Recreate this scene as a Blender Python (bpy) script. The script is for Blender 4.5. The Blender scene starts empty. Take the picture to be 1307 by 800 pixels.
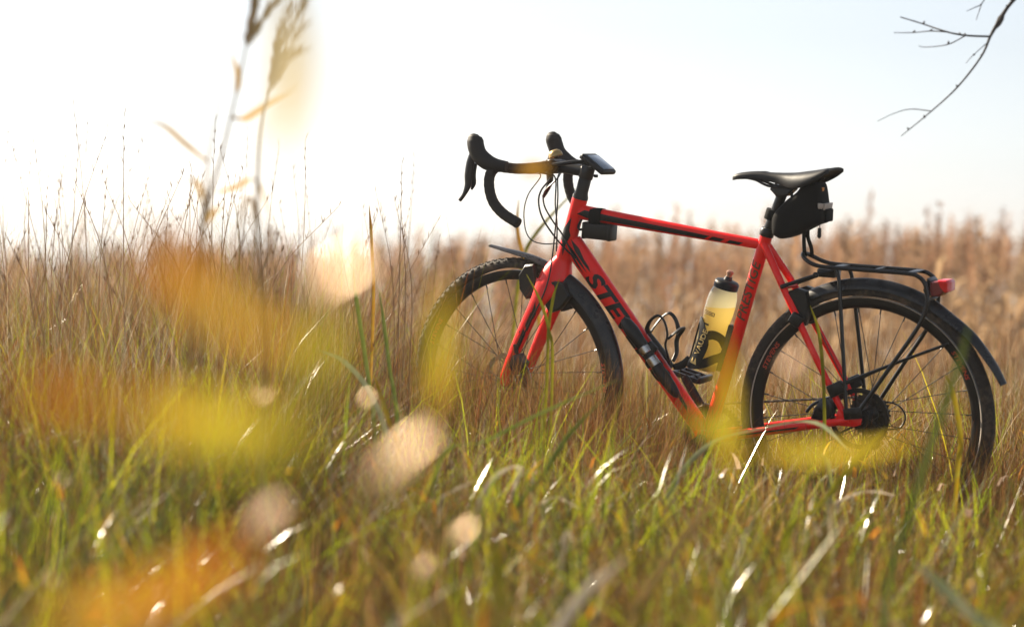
import bpy, bmesh, math, random
import numpy as np
from mathutils import Matrix, Vector

rnd = random.Random(7)
rng = np.random.default_rng(11)
scene = bpy.context.scene
COL = scene.collection
R = math.radians

# ------------------------------------------------------------------ camera
CAM_H = 0.82
LENS = 78.0
pitch, roll = 0.0434, R(2.6)
fwd = Vector((0, math.cos(pitch), -math.sin(pitch)))
up0 = Vector((0, math.sin(pitch), math.cos(pitch)))
rx = Vector((1, 0, 0))
cright = rx * math.cos(roll) + up0 * math.sin(roll)
cup = up0 * math.cos(roll) - rx * math.sin(roll)
cd = bpy.data.cameras.new('camera')
cam = bpy.data.objects.new('camera', cd)
COL.objects.link(cam)
cm = Matrix((cright, cup, -fwd)).transposed().to_4x4()
cm.translation = Vector((0, 0, CAM_H))
cam.matrix_world = cm
cd.lens = LENS
cd.sensor_width = 36
cd.clip_start = 0.05
cd.clip_end = 6000
cd.dof.use_dof = True
cd.dof.focus_distance = 6.03
cd.dof.aperture_fstop = 1.8
scene.camera = cam

# ------------------------------------------------------------------ sky, sun, exposure
SUN_AZ, SUN_EL = -51.0, 31.0            # degrees; azimuth from +Y, negative = left
world = bpy.data.worlds.new('World')
scene.world = world
world.use_nodes = True
wn = world.node_tree
sky = wn.nodes.new('ShaderNodeTexSky')
sky.sky_type = 'NISHITA'
sky.sun_disc = False
sky.sun_elevation = R(SUN_EL)
sky.sun_rotation = R(SUN_AZ)
sky.air_density = 1.0
sky.dust_density = 0.4
sky.ozone_density = 1.0
hs = wn.nodes.new('ShaderNodeHueSaturation')
hs.inputs['Saturation'].default_value = 0.28
tint = wn.nodes.new('ShaderNodeMix')
tint.data_type = 'RGBA'
tint.blend_type = 'MULTIPLY'
tint.inputs['Factor'].default_value = 1.0
tint.inputs['B'].default_value = (0.95, 1.0, 1.08, 1)
wn.links.new(sky.outputs[0], hs.inputs['Color'])
wn.links.new(hs.outputs[0], tint.inputs['A'])
wn.links.new(tint.outputs['Result'], wn.nodes['Background'].inputs[0])
wn.nodes['Background'].inputs[1].default_value = 0.0505
sd = bpy.data.lights.new('sun', 'SUN')
sd.energy = 5.0
sd.angle = R(0.55)
sd.color = (1.0, 0.86, 0.66)
sun = bpy.data.objects.new('sun', sd)
COL.objects.link(sun)
sdir = Vector((math.sin(R(SUN_AZ)) * math.cos(R(SUN_EL)), math.cos(R(SUN_AZ)) * math.cos(R(SUN_EL)), math.sin(R(SUN_EL))))
sun.rotation_euler = sdir.to_track_quat('Z', 'Y').to_euler()
sun.location = sdir * 30
vs = scene.view_settings
vs.view_transform = 'Standard'
vs.look = 'None'
vs.gamma = 1.0
vs.exposure = 1.5
vs.use_curve_mapping = False
scene.render.engine = 'CYCLES'
cy = scene.cycles
cy.use_denoising = True
cy.use_adaptive_sampling = False
cy.max_bounces = 8
cy.diffuse_bounces = 4
cy.glossy_bounces = 3
cy.transmission_bounces = 6
cy.transparent_max_bounces = 6
cy.sample_clamp_indirect = 6
cy.volume_bounces = 0
cy.caustics_reflective = False
cy.caustics_refractive = False


# ------------------------------------------------------------------ helpers
def tag(o, label=None, cat=None, group=None, kind=None):
    if label: o['label'] = label
    if cat: o['category'] = cat
    if group: o['group'] = group
    if kind: o['kind'] = kind
    return o


def principled(name, col, rough=0.5, metal=0.0, coat=0.0, spec=0.5, bump=0.0, bscale=200, var=0.0, vscale=40, dust=None):
    m = bpy.data.materials.new(name)
    m.use_nodes = True
    nt = m.node_tree
    b = nt.nodes['Principled BSDF']
    b.inputs['Base Color'].default_value = (*col, 1)
    b.inputs['Roughness'].default_value = rough
    b.inputs['Metallic'].default_value = metal
    b.inputs['Coat Weight'].default_value = coat
    b.inputs['Coat Roughness'].default_value = 0.06
    b.inputs['Specular IOR Level'].default_value = spec
    tc = nt.nodes.new('ShaderNodeTexCoord')
    if var > 0:
        n = nt.nodes.new('ShaderNodeTexNoise')
        n.inputs['Scale'].default_value = vscale
        n.inputs['Detail'].default_value = 5
        nt.links.new(tc.outputs['Object'], n.inputs['Vector'])
        mx = nt.nodes.new('ShaderNodeMix')
        mx.data_type = 'RGBA'
        mx.inputs['A'].default_value = (*[c * (1 - var) for c in col], 1)
        mx.inputs['B'].default_value = (*[min(1, c * (1 + var)) for c in col], 1)
        nt.links.new(n.outputs['Fac'], mx.inputs['Factor'])
        nt.links.new(mx.outputs['Result'], b.inputs['Base Color'])
        if dust:                                   # dried dust in irregular spots
            n3 = nt.nodes.new('ShaderNodeTexNoise')
            n3.inputs['Scale'].default_value = dust[1]
            n3.inputs['Detail'].default_value = 8
            n3.inputs['Roughness'].default_value = 0.7
            nt.links.new(tc.outputs['Object'], n3.inputs['Vector'])
            m3 = nt.nodes.new('ShaderNodeMapRange')
            m3.inputs['From Min'].default_value = 0.48
            m3.inputs['From Max'].default_value = 0.72
            m3.inputs['To Max'].default_value = dust[2]
            nt.links.new(n3.outputs['Fac'], m3.inputs['Value'])
            mx3 = nt.nodes.new('ShaderNodeMix')
            mx3.data_type = 'RGBA'
            mx3.inputs['B'].default_value = (*dust[0], 1)
            nt.links.new(mx.outputs['Result'], mx3.inputs['A'])
            nt.links.new(m3.outputs['Result'], mx3.inputs['Factor'])
            nt.links.new(mx3.outputs['Result'], b.inputs['Base Color'])
        mr = nt.nodes.new('ShaderNodeMapRange')
        mr.inputs['To Min'].default_value = max(0.02, rough - 0.12)
        mr.inputs['To Max'].default_value = min(1, rough + 0.12)
        nt.links.new(n.outputs['Fac'], mr.inputs['Value'])
        nt.links.new(mr.outputs['Result'], b.inputs['Roughness'])
    if bump > 0:
        n2 = nt.nodes.new('ShaderNodeTexNoise')
        n2.inputs['Scale'].default_value = bscale
        n2.inputs['Detail'].default_value = 4
        nt.links.new(tc.outputs['Object'], n2.inputs['Vector'])
        bp = nt.nodes.new('ShaderNodeBump')
        bp.inputs['Strength'].default_value = bump
        bp.inputs['Distance'].default_value = 0.001
        nt.links.new(n2.outputs['Fac'], bp.inputs['Height'])
        nt.links.new(bp.outputs['Normal'], b.inputs['Normal'])
    return m


def leafy(name, trans=0.5, gloss=0.06, rough=0.35, sat=1.0, attr=True, col=(0.3, 0.3, 0.1), tcol=None, nscale=0):
    """thin plant tissue: diffuse + light shining through + a weak gloss; colour from the blade's own 'col' attribute"""
    m = bpy.data.materials.new(name)
    m.use_nodes = True
    nt = m.node_tree
    nt.nodes.remove(nt.nodes['Principled BSDF'])
    out = nt.nodes['Material Output']
    df = nt.nodes.new('ShaderNodeBsdfDiffuse')
    tr = nt.nodes.new('ShaderNodeBsdfTranslucent')
    gl = nt.nodes.new('ShaderNodeBsdfGlossy')
    gl.inputs['Roughness'].default_value = rough
    gl.inputs['Color'].default_value = (1, 1, 1, 1)
    m1 = nt.nodes.new('ShaderNodeMixShader')
    m2 = nt.nodes.new('ShaderNodeMixShader')
    m1.inputs[0].default_value = trans
    fr = nt.nodes.new('ShaderNodeFresnel')
    fr.inputs['IOR'].default_value = 1.35
    ml = nt.nodes.new('ShaderNodeMath')
    ml.operation = 'MULTIPLY'
    ml.inputs[1].default_value = gloss
    nt.links.new(fr.outputs[0], ml.inputs[0])
    nt.links.new(ml.outputs[0], m2.inputs[0])
    if attr:
        a = nt.nodes.new('ShaderNodeAttribute')
        a.attribute_name = 'col'
        src = a.outputs['Color']
    else:
        c = nt.nodes.new('ShaderNodeRGB')
        c.outputs[0].default_value = (*col, 1)
        src = c.outputs[0]
        if nscale:
            tc = nt.nodes.new('ShaderNodeTexCoord')
            n = nt.nodes.new('ShaderNodeTexNoise')
            n.inputs['Scale'].default_value = nscale
            n.inputs['Detail'].default_value = 6
            nt.links.new(tc.outputs['Object'], n.inputs['Vector'])
            mx = nt.nodes.new('ShaderNodeMix')
            mx.data_type = 'RGBA'
            c2 = tcol or [q * 0.6 for q in col]
            mx.inputs['A'].default_value = (*col, 1)
            mx.inputs['B'].default_value = (*c2, 1)
            rp = nt.nodes.new('ShaderNodeMapRange')
            rp.inputs['From Min'].default_value = 0.38
            rp.inputs['From Max'].default_value = 0.62
            nt.links.new(n.outputs['Fac'], rp.inputs['Value'])
            nt.links.new(rp.outputs['Result'], mx.inputs['Factor'])
            src = mx.outputs['Result']
    nt.links.new(src, df.inputs['Color'])
    nt.links.new(src, tr.inputs['Color'])
    nt.links.new(df.outputs[0], m1.inputs[1])
    nt.links.new(tr.outputs[0], m1.inputs[2])
    nt.links.new(m1.outputs[0], m2.inputs[1])
    nt.links.new(gl.outputs[0], m2.inputs[2])
    nt.links.new(m2.outputs[0], out.inputs['Surface'])
    return m


def link(name, me, mat=None, parent=None):
    o = bpy.data.objects.new(name, me)
    COL.objects.link(o)
    if mat is not None and me is not None and len(me.materials) == 0:
        me.materials.append(mat)
    if parent is not None:
        o.parent = parent
    return o


def empty(name, loc=(0, 0, 0)):
    o = bpy.data.objects.new(name, None)
    COL.objects.link(o)
    o.location = loc
    return o


class G:
    """collects shapes for ONE mesh"""
    def __init__(self):
        self.v, self.f = [], []

    def add(self, vf, xf=None):
        v, f = vf
        k = len(self.v)
        self.v += [tuple(xf(Vector(p))) for p in v] if xf else [tuple(p) for p in v]
        self.f += [tuple(i + k for i in q) for q in f]
        return self

    def mesh(self, name, smooth=True, sharp=38):
        me = bpy.data.meshes.new(name)
        me.from_pydata(self.v, [], self.f)
        me.validate()
        bm = bmesh.new()
        bm.from_mesh(me)
        bmesh.ops.recalc_face_normals(bm, faces=bm.faces)
        bm.to_mesh(me)
        bm.free()
        if smooth:
            me.polygons.foreach_set('use_smooth', [True] * len(me.polygons))
            me.set_sharp_from_angle(angle=R(sharp))
        me.update()
        return me

    def build(self, name, mat, parent=None, smooth=True, sharp=38):
        return link(name, self.mesh(name, smooth, sharp), mat, parent)


def catmull(pts, n=6):
    pts = [Vector(p) for p in pts]
    if len(pts) < 3: return pts
    out = []
    P = [pts[0] * 2 - pts[1]] + pts + [pts[-1] * 2 - pts[-2]]
    for i in range(1, len(P) - 2):
        for k in range(n):
            t = k / n
            a, b, c, d = P[i - 1], P[i], P[i + 1], P[i + 2]
            out.append(0.5 * ((2 * b) + (c - a) * t + (2 * a - 5 * b + 4 * c - d) * t * t + (3 * b - a - 3 * c + d) * t ** 3))
    out.append(pts[-1])
    return out


def interp(vals, n):
    """resample a list of numbers to n entries"""
    if not isinstance(vals, (list, tuple)): return [vals] * n
    x = np.linspace(0, 1, len(vals))
    return list(np.interp(np.linspace(0, 1, n), x, vals))


def tube(pts, r, seg=12, smooth=0, side=None, r2=None, caps=True, power=2.0):
    """sweep: r = radius in plane across 'side', r2 = radius along 'side' (default r)"""
    P = catmull(pts, smooth) if smooth else [Vector(p) for p in pts]
    n = len(P)
    ra = interp(r, n)
    rb = interp(r2 if r2 is not None else r, n)
    v, f = [], []
    T = [(P[min(i + 1, n - 1)] - P[max(i - 1, 0)]).normalized() for i in range(n)]
    s = Vector(side) if side else None
    if s is None:
        s = T[0].orthogonal().normalized()
    for i in range(n):
        s = s - T[i] * s.dot(T[i])
        s = s.normalized() if s.length > 1e-6 else T[i].orthogonal().normalized()
        b = T[i].cross(s)
        for k in range(seg):
            a = 2 * math.pi * k / seg
            ca, sa = math.cos(a), math.sin(a)
            if power != 2.0:
                ca = math.copysign(abs(ca) ** (2 / power), ca)
                sa = math.copysign(abs(sa) ** (2 / power), sa)
            v.append(P[i] + s * ca * rb[i] + b * sa * ra[i])
    for i in range(n - 1):
        for k in range(seg):
            k2 = (k + 1) % seg
            f.append((i * seg + k, i * seg + k2, (i + 1) * seg + k2, (i + 1) * seg + k))
    if caps:
        f.append(tuple(range(seg - 1, -1, -1)))
        f.append(tuple((n - 1) * seg + k for k in range(seg)))
    return v, f


def lathe(prof, org=(0, 0, 0), axis=(0, 1, 0), seg=48, closed=False):
    """prof = [(radius, height along axis)]"""
    a = Vector(axis).normalized()
    s = a.orthogonal().normalized()
    b = a.cross(s)
    o = Vector(org)
    v, f = [], []
    n = len(prof)
    for r, h in prof:
        for k in range(seg):
            t = 2 * math.pi * k / seg
            v.append(o + a * h + (s * math.cos(t) + b * math.sin(t)) * r)
    m = n if closed else n - 1
    for i in range(m):
        j = (i + 1) % n
        for k in range(seg):
            k2 = (k + 1) % seg
            f.append((i * seg + k, i * seg + k2, j * seg + k2, j * seg + k))
    if not closed:
        if prof[0][0] > 1e-5: f.append(tuple(range(seg)))
        if prof[-1][0] > 1e-5: f.append(tuple((n - 1) * seg + k for k in range(seg)))
    return v, f


def box(c, size, rot=None, bev=0.0, seg=2):
    bm = bmesh.new()
    bmesh.ops.create_cube(bm, size=1)
    for q in bm.verts:
        q.co = Vector((q.co.x * size[0], q.co.y * size[1], q.co.z * size[2]))
    if bev > 0:
        bmesh.ops.bevel(bm, geom=list(bm.edges) + list(bm.verts), offset=bev, segments=seg, affect='EDGES', profile=0.5)
    M = (rot.to_4x4() if rot is not None else Matrix.Identity(4))
    bm.verts.ensure_lookup_table()
    v = [M @ q.co + Vector(c) for q in bm.verts]
    f = [tuple(q.index for q in p.verts) for p in bm.faces]
    bm.free()
    return v, f


def prism(poly, rings):
    """poly = [(x,z)], rings = [(y, scale)] -> closed pillow-edged slab"""
    cx = sum(p[0] for p in poly) / len(poly)
    cz = sum(p[1] for p in poly) / len(poly)
    v, f = [], []
    n = len(poly)
    for y, s in rings:
        v += [Vector((cx + (x - cx) * s, y, cz + (z - cz) * s)) for x, z in poly]
    for i in range(len(rings) - 1):
        for k in range(n):
            k2 = (k + 1) % n
            f.append((i * n + k, i * n + k2, (i + 1) * n + k2, (i + 1) * n + k))
    f.append(tuple(range(n)))
    f.append(tuple((len(rings) - 1) * n + k for k in range(n)))
    return v, f


def gz(x, y):
    """height of the meadow: level round the bicycle, then falling to the shore"""
    x = np.asarray(x, float)
    y = np.asarray(y, float)
    t = np.clip((y - 8.8) / 3.4, 0, 1)
    s = t * t * (3 - 2 * t)
    b = 0.012 * np.sin(1.7 * x + 0.6) * np.cos(1.3 * y) - 0.012 + 0.02 * np.clip(0.5 - x, 0, 1)
    far = np.clip((y - 19) / 10, 0, 1)
    return b * (1 - s) - 1.55 * s - 1.2 * far


# ------------------------------------------------------------------ materials
M = {}
M['red'] = principled('red_paint', (0.90, 0.009, 0.007), 0.34, coat=0.10, spec=0.3, var=0.04, vscale=9, dust=((0.40, 0.10, 0.05), 34, 0.22))
M['black'] = principled('black_paint', (0.007, 0.007, 0.008), 0.33, spec=0.4)
M['decal'] = principled('black_decal', (0.010, 0.009, 0.010), 0.4, spec=0.35)
M['rubber'] = principled('tyre_rubber', (0.030, 0.024, 0.020), 0.75, spec=0.3, bump=0.5, bscale=700, var=0.25, vscale=30, dust=((0.16, 0.11, 0.07), 28, 0.7))
M['carbon'] = principled('carbon_rim', (0.012, 0.011, 0.011), 0.36, spec=0.35, var=0.2, vscale=50)
M['fender'] = principled('fender_plastic', (0.011, 0.011, 0.013), 0.3, spec=0.4, var=0.25, vscale=25, dust=((0.12, 0.09, 0.07), 22, 0.35))
M['tape'] = principled('bar_tape', (0.020, 0.017, 0.016), 0.72, spec=0.3, bump=0.6, bscale=500)
M['hood'] = principled('hood_rubber', (0.016, 0.014, 0.014), 0.6, spec=0.3, bump=0.3, bscale=900)
M['plastic'] = principled('black_plastic', (0.010, 0.010, 0.0105), 0.42, spec=0.35, bump=0.15, bscale=600)
M['metal'] = principled('dark_alloy', (0.03, 0.03, 0.033), 0.33, metal=0.6, spec=0.4)
M['steel'] = principled('steel', (0.55, 0.54, 0.52), 0.28, metal=1.0, var=0.15, vscale=60)
M['spoke'] = principled('spoke_black', (0.03, 0.03, 0.03), 0.35, metal=0.4)
M['chain'] = principled('oily_chain', (0.09, 0.075, 0.06), 0.5, metal=0.7)
M['fabric'] = principled('black_nylon', (0.005, 0.005, 0.0055), 0.85, spec=0.2, bump=0.8, bscale=900, var=0.2, vscale=60)
M['saddle'] = principled('saddle_leatherette', (0.009, 0.009, 0.011), 0.5, spec=0.3, bump=0.25, bscale=800)
M['grey'] = principled('reflective_grey', (0.42, 0.36, 0.31), 0.5)
M['ring'] = principled('reflective_ring', (0.50, 0.44, 0.38), 0.45)
M['brass'] = principled('bell_brass', (0.42, 0.28, 0.11), 0.35, metal=0.7)
M['screen'] = principled('glass_screen', (0.09, 0.13, 0.19), 0.08, coat=1.0, spec=0.8)  # blue base colour stands for the sky reflected in the glass
M['taillens'] = principled('red_lens', (0.66, 0.008, 0.012), 0.2, spec=0.5)
M['tailwhite'] = principled('clear_lens', (0.20, 0.035, 0.035), 0.3, spec=0.4)
M['orange'] = principled('orange_badge', (0.7, 0.26, 0.03), 0.5)
M['copper'] = principled('bottle_nozzle', (0.36, 0.2, 0.13), 0.45)
M['rimred'] = principled('rim_lettering', (0.55, 0.06, 0.03), 0.5)
M['letter'] = principled('pale_lettering', (0.78, 0.55, 0.2), 0.55)
M['olive'] = principled('grey_lettering', (0.10, 0.055, 0.02), 0.5)
M['grass'] = leafy('grass_blades', 0.58, 0.08, 0.2)
M['dry'] = leafy('dry_grass', 0.45, 0.012, 0.28)
M['reed'] = leafy('reed_straw', 0.45, 0.02, 0.5)
M['bark'] = principled('bark', (0.035, 0.028, 0.024), 0.85, bump=0.9, bscale=120, var=0.35, vscale=60)


# ------------------------------------------------------------------ ground, water
def build_ground():
    xs = np.concatenate([-np.geomspace(2500, 8, 14), np.linspace(-6, 6, 61), np.geomspace(8, 2500, 14)])
    ys = np.concatenate([-np.geomspace(300, 2, 10), np.linspace(-1, 20, 106), np.geomspace(21, 4000, 26)])
    X, Y = np.meshgrid(xs, ys)
    Z = gz(X, Y)
    v = np.stack([X, Y, Z], -1).reshape(-1, 3)
    nx = len(xs)
    f = []
    for j in range(len(ys) - 1):
        for i in range(nx - 1):
            a = j * nx + i
            f.append((a, a + 1, a + 1 + nx, a + nx))
    me = bpy.data.meshes.new('ground')
    me.from_pydata(v.tolist(), [], f)
    me.polygons.foreach_set('use_smooth', [True] * len(f))
    m = bpy.data.materials.new('meadow_soil')
    m.use_nodes = True
    nt = m.node_tree
    b = nt.nodes['Principled BSDF']
    b.inputs['Roughness'].default_value = 0.95
    n = nt.nodes.new('ShaderNodeTexNoise')
    n.inputs['Scale'].default_value = 9
    n.inputs['Detail'].default_value = 10
    cr = nt.nodes.new('ShaderNodeValToRGB')
    cr.color_ramp.elements[0].color = (0.055, 0.038, 0.018, 1)
    cr.color_ramp.elements[0].position = 0.35
    cr.color_ramp.elements[1].color = (0.17, 0.12, 0.06, 1)
    cr.color_ramp.elements[1].position = 0.7
    tc = nt.nodes.new('ShaderNodeTexCoord')
    nt.links.new(tc.outputs['Object'], n.inputs['Vector'])
    nt.links.new(n.outputs['Fac'], cr.inputs['Fac'])
    nt.links.new(cr.outputs['Color'], b.inputs['Base Color'])
    bp = nt.nodes.new('ShaderNodeBump')
    bp.inputs['Distance'].default_value = 0.02
    nt.links.new(n.outputs['Fac'], bp.inputs['Height'])
    nt.links.new(bp.outputs['Normal'], b.inputs['Normal'])
    o = link('ground', me, m)
    tag(o, 'brown meadow soil under the grass', 'ground', kind='structure')
    # lake
    ys = [20, 60, 200, 900, 3900]
    xw = [-2400, -300, -40, 40, 300, 2400]
    v = [(x, y, -1.62) for y in ys for x in xw]
    f = [(j * 6 + i, j * 6 + i + 1, j * 6 + i + 7, j * 6 + i + 6) for j in range(4) for i in range(5)]
    me = bpy.data.meshes.new('lake')
    me.from_pydata(v, [], f)
    m = principled('lake_water', (0.10, 0.13, 0.15), 0.08, spec=0.6)
    nt = m.node_tree
    b = nt.nodes['Principled BSDF']
    n = nt.nodes.new('ShaderNodeTexNoise')
    n.inputs['Scale'].default_value = 3.0
    n.inputs['Detail'].default_value = 4
    tc = nt.nodes.new('ShaderNodeTexCoord')
    mp = nt.nodes.new('ShaderNodeMapping')
    mp.inputs['Scale'].default_value = (0.5, 1.6, 1)
    bp = nt.nodes.new('ShaderNodeBump')
    bp.inputs['Strength'].default_value = 0.12
    bp.inputs['Distance'].default_value = 0.03
    nt.links.new(tc.outputs['Object'], mp.inputs['Vector'])
    nt.links.new(mp.outputs[0], n.inputs['Vector'])
    nt.links.new(n.outputs['Fac'], bp.inputs['Height'])
    nt.links.new(bp.outputs['Normal'], b.inputs['Normal'])
    o = link('lake', me, m)
    tag(o, 'pale lake water beyond the reeds', 'water', kind='structure')


build_ground()


# ------------------------------------------------------------------ grass as numpy meshes
def mesh_np(name, V, faces_idx, sizes, colors):
    """V (n,3); faces_idx flat loop indices; sizes per polygon"""
    me = bpy.data.meshes.new(name)
    me.vertices.add(len(V))
    me.vertices.foreach_set('co', V.astype(np.float32).ravel())
    me.loops.add(len(faces_idx))
    me.loops.foreach_set('vertex_index', faces_idx.astype(np.int32))
    me.polygons.add(len(sizes))
    st = np.concatenate([[0], np.cumsum(sizes)[:-1]]).astype(np.int32)
    me.polygons.foreach_set('loop_start', st)
    me.polygons.foreach_set('loop_total', sizes.astype(np.int32))
    me.polygons.foreach_set('use_smooth', np.ones(len(sizes), bool))
    at = me.attributes.new('col', 'FLOAT_COLOR', 'POINT')
    c4 = np.concatenate([colors, np.ones((len(colors), 1))], 1).astype(np.float32)
    at.data.foreach_set('color', c4.ravel())
    me.update(calc_edges=True)
    return me


def blades(x, y, h, wd, lean, az, curl, col, tipcol=None, z0=None, levels=4, twist=None):
    """n ribbons: base (x,y), height h, width wd, total lean angle lean toward az, extra curl toward the tip"""
    n = len(x)
    z0 = gz(x, y) if z0 is None else z0
    L = levels
    face = az + (np.pi / 2 if twist is None else twist)
    sx, sy = np.cos(face), np.sin(face)
    P = np.zeros((n, L, 3))
    px, py, pz = x.copy(), y.copy(), z0 - 0.01
    seg = h / (L - 1)
    for i in range(L):
        P[:, i, 0], P[:, i, 1], P[:, i, 2] = px, py, pz
        th = lean + curl * ((i + 0.5) / (L - 1)) ** 1.6
        px = px + np.sin(th) * np.cos(az) * seg
        py = py + np.sin(th) * np.sin(az) * seg
        pz = pz + np.cos(th) * seg
        pz = np.maximum(pz, z0 + 0.008)
    per = 2 * (L - 1) + 1
    V = np.zeros((n, per, 3))
    for i in range(L - 1):
        wfac = (1.0, 0.95, 0.75, 0.5, 0.35, 0.2)[i] if L <= 6 else 1 - i / L
        off = np.stack([sx * wd * wfac * 0.5, sy * wd * wfac * 0.5, 0 * sx], -1)
        V[:, 2 * i] = P[:, i] - off
        V[:, 2 * i + 1] = P[:, i] + off
    V[:, per - 1] = P[:, L - 1]
    loc = []
    sz = []
    for i in range(L - 2):
        loc += [2 * i, 2 * i + 1, 2 * i + 3, 2 * i + 2]
        sz.append(4)
    loc += [2 * (L - 2), 2 * (L - 2) + 1, per - 1]
    sz.append(3)
    loc = np.array(loc)
    idx = (np.arange(n)[:, None] * per + loc[None]).ravel()
    sizes = np.tile(np.array(sz), n)
    C = np.zeros((n, per, 3))
    tc = col if tipcol is None else tipcol
    for i in range(per):
        t = min(1.0, (i // 2) / (L - 1))
        C[:, i] = col * (1 - t) + tc * t
    return V.reshape(-1, 3), idx, sizes, C.reshape(-1, 3)


def cat(parts):
    V, I, S, C = [], [], [], []
    k = 0
    for v, i, s, c in parts:
        V.append(v)
        I.append(i + k)
        S.append(s)
        C.append(c)
        k += len(v)
    return np.concatenate(V), np.concatenate(I), np.concatenate(S), np.concatenate(C)


def pick(pal, n, jit=0.2):
    pal = np.array([p[:3] for p in pal], float), np.array([p[3] for p in pal], float)
    k = rng.choice(len(pal[0]), n, p=pal[1] / pal[1].sum())
    c = pal[0][k] * (1 + jit * rng.standard_normal((n, 1)))
    return np.clip(c, 0.004, 0.9)


def scatter(n, x0, x1, y0, y1, clump=0.0, cn=60):
    """frustum-shaped patch, optionally gathered in tufts"""
    y = np.sqrt(rng.uniform(y0 * y0, y1 * y1, n))
    x = rng.uniform(x0, x1, n) * (y / y1)
    if clump > 0:
        k = rng.integers(0, cn, n)
        cy_ = np.sqrt(rng.uniform(y0 * y0, y1 * y1, cn))
        cx_ = rng.uniform(x0, x1, cn) * (cy_ / y1)
        m = rng.random(n) < clump
        r = np.abs(rng.normal(0, 0.06, n))
        a = rng.uniform(0, 6.283, n)
        x = np.where(m, cx_[k] + r * np.cos(a), x)
        y = np.where(m, cy_[k] + r * np.sin(a), y)
    return x, y


BROWN = [(0.19, 0.092, 0.034, 3), (0.27, 0.145, 0.055, 3), (0.08, 0.036, 0.014, 3.6), (0.38, 0.23, 0.10, 0.9), (0.27, 0.08, 0.02, 1.5), (0.20, 0.165, 0.025, 1.4)]
GREEN = [(0.14, 0.20, 0.010, 3), (0.31, 0.35, 0.014, 3.4), (0.028, 0.05, 0.008, 4.0), (0.28, 0.24, 0.025, 1.6), (0.09, 0.11, 0.04, 1)]
PALE = [(0.55, 0.46, 0.32, 2), (0.42, 0.40, 0.30, 1.5), (0.62, 0.55, 0.42, 1), (0.32, 0.34, 0.24, 1)]


def keep_clear(x, y, h):
    """the meadow is trodden low where the bicycle stands and just in front of it"""
    hh = h.copy()
    # bike line from rear (0.93,5.78) to front (0.02,6.26)
    t = np.clip((0.93 - x) / 0.91, -0.5, 1.5)
    yb = 5.78 + 0.47 * t
    d = yb - y                      # >0 : in front of the bike
    near = (x > -0.45) & (x < 1.5)
    lim = 0.255 + 0.11 * np.clip(t, 0, 1) + 0.05 * np.clip(d - 0.4, 0, 2)
    sel = near & (d > -0.25) & (d < 2.6)
    cap = lim * rng.uniform(0.55, 1.12, len(x))
    hh = np.where(sel, np.minimum(hh, cap), hh)
    return hh


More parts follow.
